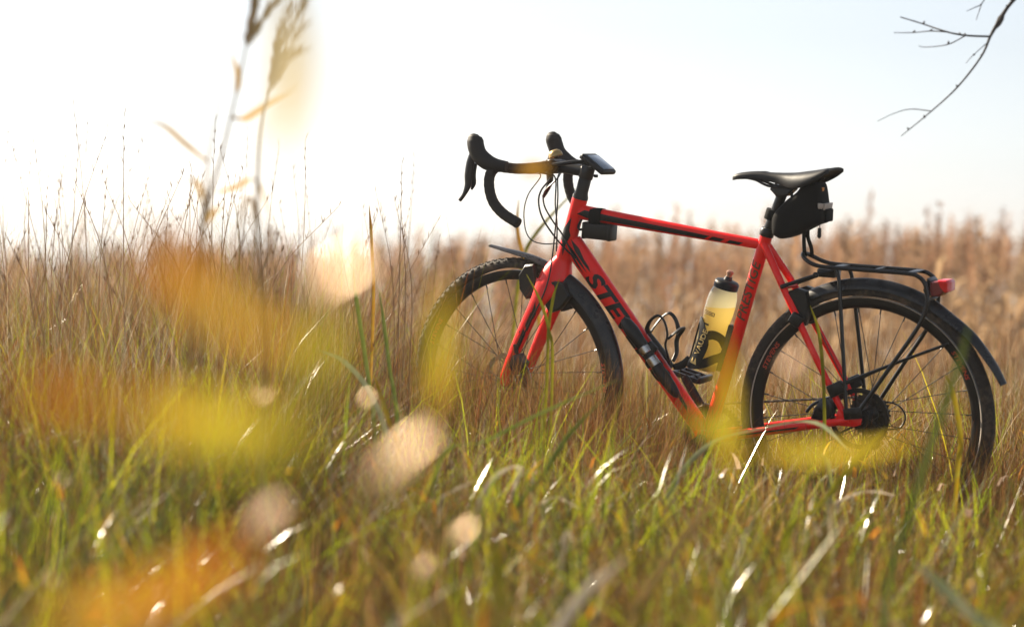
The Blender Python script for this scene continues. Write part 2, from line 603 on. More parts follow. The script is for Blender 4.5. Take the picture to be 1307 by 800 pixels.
def build_grass():
    U = rng.uniform
    N = rng.normal
    # ---- dry brown meadow, in focus zone and behind
    parts = []
    n = 50000
    x, y = scatter(n, -2.6, 2.6, 4.5, 9.5, 0.5, 420)
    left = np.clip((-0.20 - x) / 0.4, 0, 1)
    h = U(0.22, 0.50, n) * (1 + 0.24 * left)
    h = np.where((y > 6.4) & (x > -0.3), np.minimum(h, 0.56), h) * np.where(x > -0.3, np.clip(1.0 - (y - 7.3) * 0.35, 0.35, 1), 1)
    h = keep_clear(x, y, h)
    wd = U(0.0010, 0.0030, n)
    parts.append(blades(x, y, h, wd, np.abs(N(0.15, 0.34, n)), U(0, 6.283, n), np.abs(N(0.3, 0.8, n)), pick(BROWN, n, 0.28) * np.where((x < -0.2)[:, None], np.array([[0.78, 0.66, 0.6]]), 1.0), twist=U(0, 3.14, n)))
    # wiry culms, thrown about
    n = 30000
    x, y = scatter(n, -2.4, 2.4, 4.6, 8.2, 0.4, 260)
    left = np.clip((-0.20 - x) / 0.4, 0, 1)
    h = keep_clear(x, y, U(0.3, 0.62, n) * (1 + 0.25 * left)) * 1.15
    parts.append(blades(x, y, h, U(0.0008, 0.0016, n), np.abs(N(0.3, 0.35, n)), U(0, 6.283, n), N(0.3, 0.9, n), pick(BROWN + PALE[:2], n), twist=U(0, 3.14, n), levels=6))
    n = 1900
    x, y = scatter(n, -2.2, -0.1, 5.6, 8.0, 0.3, 60)
    parts.append(blades(x, y, U(0.55, 0.95, n), U(0.0014, 0.003, n), np.abs(N(0.12, 0.12, n)), U(0, 6.283, n), np.abs(N(0.7, 0.7, n)), pick(BROWN + GREEN[1:2], n) * 0.8, twist=U(0, 3.14, n), levels=6))
    # matted, fallen straw
    n = 30000
    x, y = scatter(n, -2.6, 2.6, 4.0, 8.0, 0.3, 300)
    h = keep_clear(x, y, U(0.2, 0.5, n))
    parts.append(blades(x, y, h * 1.3, U(0.0012, 0.0034, n), U(0.6, 1.35, n), U(0, 6.283, n), U(0.0, 0.8, n), pick(BROWN + PALE[:2], n), twist=U(0, 3.14, n)))
    # a tangle standing round and before the front wheel
    n = 9500
    x = N(0.12, 0.24, n)
    y = 6.18 - 0.45 * (x - 0.02) - np.abs(N(0.0, 0.32, n)) + 0.06
    h = U(0.22, 0.54, n) * np.clip(1.0 - 0.35 * np.clip(x - 0.35, 0, 1) * 3, 0.5, 1)
    parts.append(blades(x, y, h, U(0.0009, 0.0024, n), np.abs(N(0.2, 0.35, n)), U(0, 6.283, n), N(0.3, 0.8, n), pick(BROWN, n), twist=U(0, 3.14, n), levels=6))
    n = 4200
    x = N(1.22, 0.2, n)
    y = 5.55 - 0.4 * (x - 1.1) + N(0.0, 0.22, n)
    h = U(0.2, 0.42, n)
    parts.append(blades(x, y, h, U(0.0009, 0.0024, n), np.abs(N(0.2, 0.35, n)), U(0, 6.283, n), N(0.3, 0.8, n), pick(BROWN, n), twist=U(0, 3.14, n), levels=6))
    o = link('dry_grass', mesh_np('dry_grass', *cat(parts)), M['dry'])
    tag(o, 'dense brown dry grass of the meadow round the bicycle', 'grass', kind='stuff')
    # ---- far meadow
    parts = []
    n = 26000
    x, y = scatter(n, -4.6, 4.6, 8.6, 13.0, 0.3, 250)
    h = U(0.12, 0.32, n)
    parts.append(blades(x, y, h, U(0.004, 0.009, n), np.abs(N(0.1, 0.2, n)), U(0, 6.283, n), np.abs(N(0.2, 0.4, n)), pick(BROWN, n), twist=U(0, 3.14, n)))
    o = link('far_meadow_grass', mesh_np('far_meadow_grass', *cat(parts)), M['dry'])
    tag(o, 'brown grass on the slope down to the reeds', 'grass', kind='stuff')
    # ---- green blades
    parts = []
    n = 19000
    x, y = scatter(n, -2.4, 2.4, 4.2, 8.3, 0.7, 260)
    h = U(0.12, 0.42, n) * (1 + 0.35 * np.clip((-0.25 - x) / 0.5, 0, 1))
    h = keep_clear(x, y, h * 1.15)
    c = pick(GREEN, n)
    parts.append(blades(x, y, h, U(0.0022, 0.0055, n), np.abs(N(0.2, 0.28, n)), U(0, 6.283, n), np.abs(N(0.6, 0.7, n)), c, c * np.array([1.25, 1.15, 1.0]), levels=6, twist=U(0, 3.14, n)))
    n = 2200
    x, y = scatter(n, -1.5, 1.5, 4.4, 6.4, 0.45, 120)
    h = keep_clear(x, y, U(0.25, 0.5, n)) * 1.25
    c = pick([(0.34, 0.40, 0.012, 3), (0.20, 0.30, 0.014, 2), (0.44, 0.38, 0.02, 1)], n)
    parts.append(blades(x, y, h, U(0.004, 0.007, n), np.abs(N(0.45, 0.4, n)), U(0, 6.283, n), np.abs(N(0.9, 0.9, n)), c, c * np.array([1.15, 1.1, 1.0]), levels=6, twist=U(0, 3.14, n)))
    n = 8500
    x, y = scatter(n, -1.6, 1.6, 2.5, 5.0, 0.75, 120)
    h = U(0.10, 0.42, n)
    c = pick(GREEN, n)
    parts.append(blades(x, y, h, U(0.0035, 0.0085, n), np.abs(N(0.35, 0.5, n)), U(0, 6.283, n), np.abs(N(0.7, 0.9, n)), c, c * np.array([1.25, 1.15, 1.0]), levels=6, twist=U(0, 3.14, n)))
    o = link('green_grass', mesh_np('green_grass', *cat(parts)), M['grass'])
    tag(o, 'fresh green grass blades mixed into the dry meadow', 'grass', kind='stuff')
    # ---- front meadow: brown and pale straw
    parts = []
    n = 2600
    x, y = scatter(n, -1.6, 1.6, 3.0, 5.6, 0.35, 150)
    h = keep_clear(x, y, U(0.2, 0.42, n)) * 1.35
    c = pick([(0.32, 0.40, 0.010, 3), (0.025, 0.045, 0.010, 4), (0.10, 0.13, 0.05, 2), (0.16, 0.09, 0.035, 2.5), (0.42, 0.24, 0.02, 0.8)], n)
    parts.append(blades(x, y, h, U(0.005, 0.011, n), U(0.5, 1.3, n), U(0, 6.283, n), N(0.4, 0.9, n), c, levels=6, twist=U(0, 3.14, n)))
    n = 15000
    x, y = scatter(n, -1.6, 1.6, 2.4, 4.9, 0.45, 140)
    h = U(0.12, 0.42, n)
    parts.append(blades(x, y, h, U(0.0016, 0.0045, n), np.abs(N(0.5, 0.55, n)), U(0, 6.283, n), N(0.4, 1.0, n), pick(BROWN, n, 0.3), twist=U(0, 3.14, n), levels=5))
    n = 240  # pale blades stand in for white sun glints, lightened by colour
    x, y = scatter(n, -1.6, 1.6, 3.0, 5.6, 0.2, 60)
    h = keep_clear(x, y, U(0.16, 0.34, n))
    parts.append(blades(x, y, h * 1.4, U(0.004, 0.010, n), U(0.3, 0.9, n), U(0, 6.283, n), U(0.2, 1.6, n), pick(PALE, n) * 0.65, levels=6, twist=U(0, 3.14, n)))
    # curled orange and brown dead leaves caught in the grass
    n = 500
    x, y = scatter(n, -1.7, 1.7, 3.0, 6.4, 0.2, 60)
    z = gz(x, y) + U(0.06, 0.28, n)
    parts.append(blades(x, y, U(0.03, 0.07, n), U(0.006, 0.013, n), U(0.2, 1.5, n), U(0, 6.283, n), U(0.2, 1.2, n), pick([(0.45, 0.17, 0.02, 2), (0.55, 0.33, 0.03, 2), (0.45, 0.33, 0.24, 1)], n), z0=z, levels=5, twist=U(0, 3.14, n)))
    o = link('straw', mesh_np('straw', *cat(parts)), M['dry'])
    tag(o, 'brown straw and pale glint-coloured blades in the front of the meadow', 'straw', kind='stuff')


build_grass()


def seed_stalk_mesh(name, h, k):
    """one thin grass stalk with a loose seed head"""
    r = random.Random(k)
    g = G()
    lean = r.uniform(-0.22, 0.22)
    pts = [(0, 0, -0.01), (lean * h * 0.15, 0.01, h * 0.4), (lean * h * 0.6, 0.03 * r.uniform(-1, 1), h * 0.75), (lean * h * 1.35, 0.05 * r.uniform(-1, 1), h)]
    g.add(tube(pts, [0.0020, 0.0016, 0.0012, 0.0006], 4, 4))
    P = catmull(pts, 8)
    for i in range(8):
        q = P[int(len(P) * (0.80 + 0.19 * r.random() ** 0.8))]
        a = r.uniform(0, 6.28)
        ln = r.uniform(0.008, 0.028)
        d = Vector((math.cos(a) * 0.3, math.sin(a) * 0.3, 1)).normalized()
        g.add(tube([q, q + d * ln * 0.5, q + d * ln], [0.0005, 0.0011, 0.0003], 4))
    return g.mesh(name)


def build_stalks():
    mat = leafy('stalk_straw', 0.3, 0.03, 0.4, attr=False, col=(0.26, 0.15, 0.09), tcol=(0.40, 0.27, 0.16), nscale=14)
    protos = []
    for i, h in enumerate((0.70, 0.78, 0.84, 0.9, 0.98, 1.05, 0.74, 0.88)):
        m = seed_stalk_mesh('seed_stalk', h, i)
        m['h'] = h
        protos.append(m)
    k = 0
    r = random.Random(3)
    for i in range(210):
        px = r.uniform(-20, 560)
        d = r.uniform(5.6, 7.6)
        x = (px - 653) / 2832 * d
        m = protos[r.randrange(8)]
        if px > 420 and r.random() < 0.45: continue
        o = link('seed_stalk', m, mat)
        s = r.uniform(0.82, 1.04) * (1.0 if px < 330 else 0.93)
        o.location = (x, d, float(gz(x, d)))
        o.rotation_euler = (r.uniform(-0.1, 0.1), r.uniform(-0.16, 0.16), r.uniform(0, 6.28))
        o.scale = (s, s, s)
        lean_ = abs(o.rotation_euler.x) + abs(o.rotation_euler.y)
        hgt = m['h'] * s
        kind_ = ('short' if hgt < 0.70 else 'tall' if hgt > 0.88 else 'middling') + (' leaning' if lean_ > 0.15 else ' upright')
        tag(o, 'thin %s dry grass stalk above the meadow beside the front wheel' % kind_, 'grass stalk', 'thin %s seed stalks above the meadow' % kind_)


build_stalks()


# ------------------------------------------------------------------ reeds
def reed_parts(k):
    """stem, leaf blades, plume of one reed about 1 m tall (scaled later); returns numpy pieces"""
    r = np.random.default_rng(100 + k)
    g = G()
    bend = r.uniform(-0.05, 0.05)
    pts = [(0, 0, 0), (bend * 0.2, 0, 0.4), (bend * 0.6, 0, 0.75), (bend, 0, 0.94)]
    g.add(tube(pts, [0.0021, 0.0019, 0.0014, 0.0008], 4, 2))
    stem = g
    leaves = []
    for i in range(4):
        g = G()
        z = r.uniform(0.32, 0.8)
        a = r.uniform(0, 6.28)
        L = r.uniform(0.12, 0.22)
        d = Vector((math.cos(a), math.sin(a), 0))
        s = Vector((-math.sin(a), math.cos(a), 0))
        c = Vector((bend * z * 0.6, 0, z))
        droop = r.uniform(-0.2, 0.7)
        P = [c, c + d * L * 0.3 + Vector((0, 0, L * 0.5)), c + d * L * 0.7 + Vector((0, 0, L * (0.6 - droop * 0.4))), c + d * L + Vector((0, 0, L * (0.5 - droop)))]
        w = [0.003, 0.0052, 0.004]
        v = []
        for j in range(3):
            v += [P[j] - s * w[j], P[j] + s * w[j]]
        v.append(P[3])
        g.add((v, [(0, 1, 3, 2), (2, 3, 5, 4), (4, 5, 6)]))
        leaves.append(g)
    g = G()
    side = r.uniform(0, 6.28)
    for i in range(30):
        t = r.uniform(0, 1)
        z = 0.84 + 0.13 * t
        a = side + r.normal(0, 0.8)
        L = 0.055 * (1 - 0.55 * t) * r.uniform(0.6, 1.2)
        c = Vector((bend * z, 0, z))
        d = Vector((math.cos(a) * 0.55, math.sin(a) * 0.55, 0.9)).normalized()
        s = Vector((-math.sin(a), math.cos(a), 0)) * 0.0024
        e = c + d * L
        v = [c, c + d * L * 0.55 - s, e - Vector((0, 0, L * 0.25)), c + d * L * 0.55 + s]
        g.add((v, [(0, 1, 2, 3)]))
    return stem, leaves, g


def build_reeds():
    m_stem = leafy('reed_stem', 0.35, 0.02, 0.5, attr=False, col=(0.36, 0.21, 0.10), tcol=(0.46, 0.29, 0.15), nscale=5)
    m_leaf = leafy('reed_leaf', 0.5, 0.02, 0.5, attr=False, col=(0.48, 0.33, 0.19), tcol=(0.38, 0.22, 0.11), nscale=6)
    m_plume = leafy('reed_plume', 0.5, 0.02, 0.6, attr=False, col=(0.32, 0.17, 0.10), tcol=(0.40, 0.25, 0.16), nscale=20)
    kinds = [reed_parts(k) for k in range(6)]
    pm = []
    for st, lv, pl in kinds:
        pm.append((st.mesh('stem'), [l.mesh('leaf') for l in lv], pl.mesh('plume')))
    r = random.Random(21)
    front = []
    for i in range(190):
        d = r.uniform(11.6, 15.5)
        px = -40 + 1390 * (i + r.uniform(0, 1)) / 190
        x = (px - 653) / 2832 * d
        t = px / 1307
        top = 0.22 + 0.68 * max(0.0, t) ** 0.8 + r.gauss(0, 0.10)          # height of the tip above the datum
        z = float(gz(x, d))
        st, lv, pl = pm[r.randrange(6)]
        root = empty('reed', (x, d, z))
        s = (top - z) / 0.97
        root.scale = (s, s, s)
        root.rotation_euler = (r.gauss(0, 0.05), r.gauss(0, 0.06), r.uniform(0, 6.28))
        link('stem', st, m_stem, root)
        for l in lv: link('leaf', l, m_leaf, root)
        link('plume', pl, m_plume, root)
        over = top - (0.22 + 0.68 * max(0.0, t) ** 0.8)
        kd = 'whose feathery plume towers over its neighbours' if over > 0.12 else 'whose plume stays below its neighbours' if over < -0.12 else 'with its plume level with its neighbours'
        ln = 'leaning' if abs(root.rotation_euler.x) + abs(root.rotation_euler.y) > 0.09 else 'upright'
        tag(root, '%s brown reed %s in the reed bed front' % (ln, kd), 'reed', '%s reeds %s' % (ln, kd))
    # everything farther back: one mass
    base = []
    for st, lv, pl in kinds:
        vv = [np.array(st.v)] + [np.array(l.v) for l in lv] + [np.array(pl.v)]
        k = 0
        I, S = [], []
        for gg in [st] + lv + [pl]:
            for q in gg.f:
                I += [k + a for a in q]
                S.append(len(q))
            k += len(gg.v)
        cols = np.concatenate([np.tile([0.42, 0.28, 0.16], (len(st.v), 1))] + [np.tile([0.46, 0.32, 0.19], (len(l.v), 1)) for l in lv] + [np.tile([0.36, 0.23, 0.14], (len(pl.v), 1))])
        base.append((np.concatenate(vv), np.array(I), np.array(S), cols))
    parts = []
    N = 1250
    for i in range(N):
        d = math.sqrt(r.uniform(12.0 ** 2, 24 ** 2))
        x = r.uniform(-0.26, 0.26) * d
        t = 0.5 + x / d / 0.4615
        top = 0.18 + 0.64 * max(0.0, t) ** 0.8 + r.gauss(0, 0.11) - 0.004 * (d - 13)
        z = float(gz(x, d))
        b = base[r.randrange(6)]
        s = (top - z) / 0.97
        a = r.uniform(0, 6.28)
        lx, ly = r.gauss(0.02, 0.07), r.gauss(0, 0.06)
        v = b[0] * s
        wv = 1.5
        X = v[:, 0] * math.cos(a) * wv - v[:, 1] * math.sin(a) * wv + lx * v[:, 2] + x
        Y = v[:, 0] * math.sin(a) * wv + v[:, 1] * math.cos(a) * wv + ly * v[:, 2] + d
        parts.append((np.stack([X, Y, v[:, 2] + z], -1), b[1], b[2], np.clip(b[3] * r.uniform(0.7, 1.3), 0, 0.9)))
    # low straw at the foot of the bed
    n = 8500
    y = np.sqrt(rng.uniform(10.6 ** 2, 19 ** 2, n))
    x = rng.uniform(-0.26, 0.26, n) * y
    parts.append(blades(x, y, rng.uniform(0.5, 1.45, n), rng.uniform(0.008, 0.018, n), np.abs(rng.normal(0.05, 0.12, n)), rng.uniform(0, 6.28, n), np.abs(rng.normal(0.1, 0.3, n)), pick([(0.42, 0.29, 0.19, 2), (0.32, 0.20, 0.12, 2), (0.20, 0.12, 0.07, 1.2)], n, 0.2)))
    o = link('reed_bed', mesh_np('reed_bed', *cat(parts)), M['reed'])
    tag(o, 'hazy brown reed bed stretching to the lake', 'reeds', kind='stuff')


build_reeds()


# ------------------------------------------------------------------ bicycle
# own axes: x forward, y to the rider's left, z up; origin where the rear tyre meets the ground
WR = 0.345
u_ = Vector((-0.915363, 0.471891, 0.018140)); u_ = u_.normalized()
v0 = (Vector((0, 0, 1)) - u_ * u_.z).normalized()
w0 = v0.cross(u_)
LEAN = R(4.5)
bv = v0 * math.cos(LEAN) + w0 * math.sin(LEAN)
bw = w0 * math.cos(LEAN) - v0 * math.sin(LEAN)
rear_axle_world = Vector((0.93385, 5.78472, 0.34238))
BM = Matrix((u_, bw, bv)).transposed().to_4x4()
BM.translation = rear_axle_world - bv * WR
bike = empty('bicycle')
bike.matrix_world = BM
tag(bike, 'red gravel bicycle with drop handlebars and rear rack standing in the grass', 'bicycle')

HT_T = Vector((0.845, 0, 0.865)); HT_B = Vector((0.889, 0, 0.695))
STEER_AX = (HT_T - HT_B).normalized()
STEER = Matrix.Translation(HT_B) @ Matrix.Rotation(R(-6), 4, STEER_AX) @ Matrix.Translation(-HT_B)
BB = Vector((0.44, 0, 0.243))


def st(p): return STEER @ p


def thing_on_bike(name, label, cat, base):
    """a separate thing carried by the bicycle; its meshes use bicycle axes measured from base"""
    o = empty(name)
    o.matrix_world = BM @ Matrix.Translation(base)
    tag(o, label, cat)
    return o


# ---- frame
DT0, DT1 = Vector((0.865, 0, 0.745)), Vector((0.44, 0, 0.243))
TT0, TT1 = Vector((0.852, 0, 0.8325)), Vector((0.298, 0, 0.7745))
ST0, ST1 = Vector((0.292, 0, 0.806)), Vector((0.44, 0, 0.243))
DTR, DTY = [0.030, 0.0285, 0.0265, 0.0245, 0.0235], [0.021, 0.0225, 0.0225, 0.022, 0.022]
TTR, TTY = [0.021, 0.0185, 0.0165, 0.0145, 0.0138], [0.019, 0.018, 0.016, 0.0145, 0.014]
STR_, STY = [0.0168, 0.0165, 0.017, 0.018, 0.019], [0.0168, 0.0165, 0.0165, 0.017, 0.0185]


def straight(a, b, n=9): return [a.lerp(b, i / (n - 1)) for i in range(n)]


Yax = (0, 1, 0)
g = G()
g.add(tube(straight(DT0, DT1), DTR, 24, side=Yax, r2=DTY, power=2.4))
g.add(tube(straight(TT0, TT1), TTR, 24, side=Yax, r2=TTY, power=2.2))
g.add(tube(straight(ST0, ST1), STR_, 24, side=Yax, r2=STY))
g.add(tube([HT_T + STEER_AX * 0.004, HT_T, HT_T.lerp(HT_B, 0.5), HT_B + STEER_AX * 0.004, HT_B - STEER_AX * 0.001], [0.0205, 0.0218, 0.0215, 0.0245, 0.024], 28, 3, side=Yax))
g.add(lathe([(0.018, -0.038), (0.0235, -0.036), (0.0245, -0.02), (0.0245, 0.02), (0.0235, 0.036), (0.018, 0.038)], BB, (0, 1, 0), 32))
for s in (1, -1):
    g.add(tube([(0.296, 0.010 * s, 0.778), (0.262, 0.024 * s, 0.727), (0.224, 0.040 * s, 0.668), (0.130, 0.056 * s, 0.510), (0.055, 0.064 * s, 0.388), (0.026, 0.067 * s, 0.346)], [0.0105, 0.0102, 0.0098, 0.0092, 0.0088, 0.0085], 14, 4, side=Yax, r2=[0.009, 0.008, 0.0075, 0.007, 0.007, 0.007]))
    g.add(tube([(0.43, 0.026 * s, 0.247), (0.36, 0.040 * s, 0.262), (0.28, 0.052 * s, 0.281), (0.176, 0.062 * s, 0.305), (0.06, 0.067 * s, 0.332), (0.02, 0.068 * s, 0.341)], [0.0155, 0.0145, 0.0125, 0.011, 0.010, 0.0085], 14, 4, side=Yax, r2=[0.011, 0.010, 0.009, 0.008, 0.0075, 0.007]))
    g.add(prism([(0.045, 0.325), (0.055, 0.345), (0.05, 0.37), (0.03, 0.372), (0.005, 0.362), (-0.014, 0.348), (-0.012, 0.333), (0.005, 0.326)], [(0.0635 * s, 0.94), (0.065 * s, 1), (0.070 * s, 1), (0.0715 * s, 0.94)]))
g.add(tube([(0.222, -0.038, 0.672), (0.222, 0.038, 0.672)], 0.007, 10))
frame = g.build('frame', M['red'], bike, sharp=50)


def text_bm(txt, size, shear=0.0, bold=0.0, sx=1.0):
    """flat letters as a bmesh, left end at x=0, centred on y=0"""
    cu = bpy.data.curves.new('lettering', 'FONT')
    cu.body = txt
    cu.size = size
    cu.shear = shear
    cu.offset = bold
    cu.resolution_u = 3
    o = bpy.data.objects.new('lettering_curve', cu)
    COL.objects.link(o)
    dg = bpy.context.evaluated_depsgraph_get()
    me = bpy.data.meshes.new_from_object(o.evaluated_get(dg))
    bm = bmesh.new()
    bm.from_mesh(me)
    bpy.data.objects.remove(o)
    bpy.data.curves.remove(cu)
    bpy.data.meshes.remove(me)
    xs = [q.co.x for q in bm.verts]
    ys = [q.co.y for q in bm.verts]
    for q in bm.verts:
        q.co = Vector(((q.co.x - min(xs)) * sx, q.co.y - (min(ys) + max(ys)) / 2, 0))
    return bm, (max(xs) - min(xs)) * sx, max(ys) - min(ys)


def poly_bm(polys):
    bm = bmesh.new()
    for p in polys:
        bm.faces.new([bm.verts.new((x, y, 0)) for x, y in p])
    return bm


def wrap(bm, fn, step=0.004, sstep=0.02):
    """cut the flat shape into thin strips and lay it on a surface: fn(s, t) -> point"""
    ys = [q.co.y for q in bm.verts]
    xs = [q.co.x for q in bm.verts]
    for lo, hi, nrm, stp in ((min(ys), max(ys), (0, 1, 0), step), (min(xs), max(xs), (1, 0, 0), sstep)):
        c = lo + stp
        while c < hi:
            bmesh.ops.bisect_plane(bm, geom=list(bm.verts) + list(bm.edges) + list(bm.faces), plane_co=(c * nrm[0], c * nrm[1], 0), plane_no=nrm)
            c += stp
    bmesh.ops.triangulate(bm, faces=bm.faces)
    bm.verts.index_update()
    v = [fn(q.co.x, q.co.y) for q in bm.verts]
    f = [tuple(q.index for q in p.verts) for p in bm.faces]
    bm.free()
    return v, f


def on_tube(a, b, ra, rb, power=2.0, side=1, off=0.0009):
    """surface map for a straight tube in the frame's plane: s metres along from a, t across (up = +)"""
    L = (b - a).length
    d = (b - a).normalized()
    upv = Vector((0, side, 0)).cross(d)
    if upv.z < 0: upv = -upv
    def fn(s, t):
        k = s / L
        A = float(np.interp(k, np.linspace(0, 1, len(ra)), ra)) + 0.0
        B = float(np.interp(k, np.linspace(0, 1, len(rb)), rb))
        q = min(0.97, abs(t) / A)
        y = B * (1 - q ** power) ** (1 / power) + off
        return a + d * s + upv * (t * (1 + off / A)) + Vector((0, side * y, 0))
    return fn


for side in (1, -1):
    fn = on_tube(DT0, DT1, DTR, DTY, 2.4, side)
    g = G()
    bm, wdt, hgt = text_bm('STEVENS', 0.064, shear=0.25, bold=0.0022, sx=1.42)
    sgn = 1 if side == 1 else -1
    if side == 1:
        g.add(wrap(bm, lambda s, t: fn(0.104 + s, t * 0.92)))
    else:
        g.add(wrap(bm, lambda s, t: fn(0.104 + wdt - s, t * 0.92)))
    # sharp black flashes below the head tube
    P = [[(-0.005, 0.012), (0.030, 0.016), (0.062, 0.010), (0.088, 0.009), (0.104, 0.004), (0.070, 0.001), (0.030, 0.002)],
         [(0.000, -0.002), (0.035, 0.000), (0.070, -0.002), (0.098, -0.005), (0.066, -0.008), (0.03, -0.009)],
         [(0.012, -0.013), (0.045, -0.011), (0.072, -0.013), (0.092, -0.016), (0.062, -0.019)],
         [(0.455, 0.013), (0.50, 0.016), (0.56, 0.012), (0.57, 0.004), (0.52, 0.006)]]
    g.add(wrap(poly_bm(P), fn))
    g.build('lettering', M['decal'], frame, smooth=True, sharp=80)
    # stripe on the top tube
    ft = on_tube(TT0, TT1, TTR, TTY, 2.2, side)
    P = [[(0.01, -0.004), (0.03, 0.009), (0.11, 0.006), (0.36, 0.0015), (0.405, 0.0), (0.39, -0.0095), (0.10, -0.0105), (0.04, -0.011)],
         [(0.414, 0.0), (0.450, -0.0008), (0.436, -0.0095), (0.401, -0.0095)],
         [(0.464, -0.001), (0.502, -0.0018), (0.490, -0.0095), (0.452, -0.0095)]]
    g = G()
    g.add(wrap(poly_bm(P), ft))
    g.build('stripe', M['decal'], frame, smooth=True, sharp=80)
    # seat tube lettering
    fs = on_tube(ST0, ST1, STR_, STY, 2.0, side)
    bm, wdt2, h2 = text_bm('PRESTIGE', 0.034, shear=0.25, bold=0.0004, sx=1.15)
    g = G()
    if side == 1:
        g.add(wrap(bm, lambda s, t: fs(0.075 + wdt2 - s, t)))
    else:
        g.add(wrap(bm, lambda s, t: fs(0.075 + wdt2 - s, -t)))
    g.build('lettering', M['olive'], frame, smooth=True, sharp=80)
    # head tube flash
    fh = on_tube(HT_T, HT_B, [0.0217, 0.0217, 0.0245], [0.0217, 0.0217, 0.0245], 2.0, side)
    g = G()
    g.add(wrap(poly_bm([[(0.05, 0.000), (0.075, 0.012), (0.085, 0.017), (0.118, 0.017), (0.125, 0.008), (0.142, 0.002), (0.16, -0.004), (0.13, -0.004), (0.10, -0.010), (0.085, -0.003)]]), fh))
    g.build('stripe', M['decal'], frame, smooth=True, sharp=80)
    # chain stay stripe
    g = G()
    def fc(s, t):
        p0, p1 = Vector((0.34, 0.0, 0.267)), Vector((0.10, 0.0, 0.322))
        d = (p1 - p0).normalized()
        k = s / 0.246
        yy = 0.0435 + (0.0655 - 0.0435) * k ** 0.75 + 0.0092 + 0.002
        return p0 + d * s + Vector((0, side * yy, t))
    g.add(wrap(poly_bm([[(0.01, -0.003), (0.02, 0.002), (0.19, 0.002), (0.18, -0.003)]]), fc))
    g.build('stripe', M['decal'], frame, smooth=True, sharp=80)

# seat collar, headset, cable guide
g = G()
sd_ = (ST0 - ST1).normalized()
g.add(lathe([(0.0185, -0.012), (0.0195, -0.010), (0.0195, 0.006), (0.0165, 0.010)], ST0 + sd_ * 0.004, sd_, 28))
g.add(tube([ST0 + Vector((-0.022, -0.012, 0.003)), ST0 + Vector((-0.022, 0.012, 0.003))], 0.005, 8))
g.build('seat_clamp', M['black'], bike)

# ---- fork (steered)
g = G()
g.add(tube([(0.888, 0, 0.699), (0.897, 0, 0.680), (0.907, 0, 0.655), (0.916, 0, 0.628), (0.922, 0, 0.606)], [0.0245, 0.034, 0.046, 0.047, 0.038], 28, 4, side=Yax, r2=[0.0245, 0.032, 0.042, 0.052, 0.052]), st)
for s in (1, -1):
    g.add(tube([(0.915, 0.038 * s, 0.632), (0.924, 0.047 * s, 0.603), (0.944, 0.053 * s, 0.562), (0.99, 0.056 * s, 0.462), (1.028, 0.057 * s, 0.372), (1.034, 0.057 * s, 0.345)], [0.038, 0.031, 0.0215, 0.019, 0.0155, 0.0125], 18, 4, side=Yax, r2=[0.010, 0.011, 0.0105, 0.0095, 0.009, 0.008]), st)
    g.add(lathe([(0.012, 0), (0.0135, 0.002), (0.0135, 0.015), (0.010, 0.017)], (1.031, 0.048 * s if s > 0 else -0.065, 0.345), (0, 1, 0), 20), st)
fork = g.build('fork', M['red'], bike, sharp=60)
# black flashes on the outside of the fork legs
for s in (1, -1):
    a, b = Vector((0.944, 0, 0.562)), Vector((1.028, 0, 0.372))
    d = (b - a).normalized()
    pv = Vector((0, 1, 0)).cross(d)
    if pv.x > 0: pv = -pv
    def fl(t0, t1):
        def fn(ss, t):
            k = ss / 0.208
            A = 0.0215 - 0.006 * k
            B = 0.0105 - 0.0015 * k
            q = min(0.95, abs(t) / A)
            y = 0.053 + 0.004 * k + B * math.sqrt(1 - q * q) + 0.001
            return a + d * ss + pv * t + Vector((0, s * y, 0))
        return fn
    g = G()
    g.add(wrap(poly_bm([[(-0.02, 0.000), (0.012, 0.016), (0.03, 0.014), (0.02, 0.004)],
                        [(0.012, 0.001), (0.035, 0.013), (0.070, 0.013), (0.055, 0.000)],
                        [(0.065, 0.000), (0.080, 0.012), (0.135, 0.011), (0.120, -0.001)],
                        [(0.15, 0.001), (0.16, 0.010), (0.195, 0.009), (0.185, 0.002)],
                        [(0.078, -0.008), (0.083, -0.006), (0.086, -0.009), (0.081, -0.012)]]), fl(0, 0)), st)
    g.build('flash', M['decal'], fork, smooth=True, sharp=80)

# headset and spacers, stem
g = G()
g.add(lathe([(0.0222, 0.0), (0.0222, 0.006), (0.0180, 0.018), (0.0175, 0.022), (0.0175, 0.055), (0.0168, 0.056), (0.0168, 0.066)], HT_T + STEER_AX * 0.0035, STEER_AX, 28), st)
g.build('headset', M['plastic'], bike)
STC = HT_T + STEER_AX * 0.082
BAR = Vector((0.928, 0, 0.953))
g = G()
g.add(lathe([(0.014, -0.021), (0.0195, -0.020), (0.0200, -0.017), (0.0200, 0.015), (0.0185, 0.018), (0.012, 0.020), (0.0, 0.020)], STC, STEER_AX, 28), st)
g.add(tube([STC, STC.lerp(BAR, 0.25), STC.lerp(BAR, 0.7), BAR], [0.018, 0.0165, 0.0155, 0.017], 16, 3, side=Yax, r2=[0.017, 0.0155, 0.015, 0.019]), st)
g.add(lathe([(0.0185, -0.024), (0.0205, -0.022), (0.0205, 0.022), (0.0185, 0.024)], BAR, (0, 1, 0), 24), st)
for yy in (-0.012, 0.012):
    for zz in (-0.016, 0.016):
        g.add(tube([BAR + Vector((0.004, yy, zz)), BAR + Vector((0.023, yy, zz * 0.9))], 0.003, 8), st)
    g.add(tube([STC + Vector((-0.024, yy * 1.3, yy)), STC + Vector((-0.014, yy * 1.3, yy))], 0.0045, 8), st)
g.build('stem', M['metal'], bike)

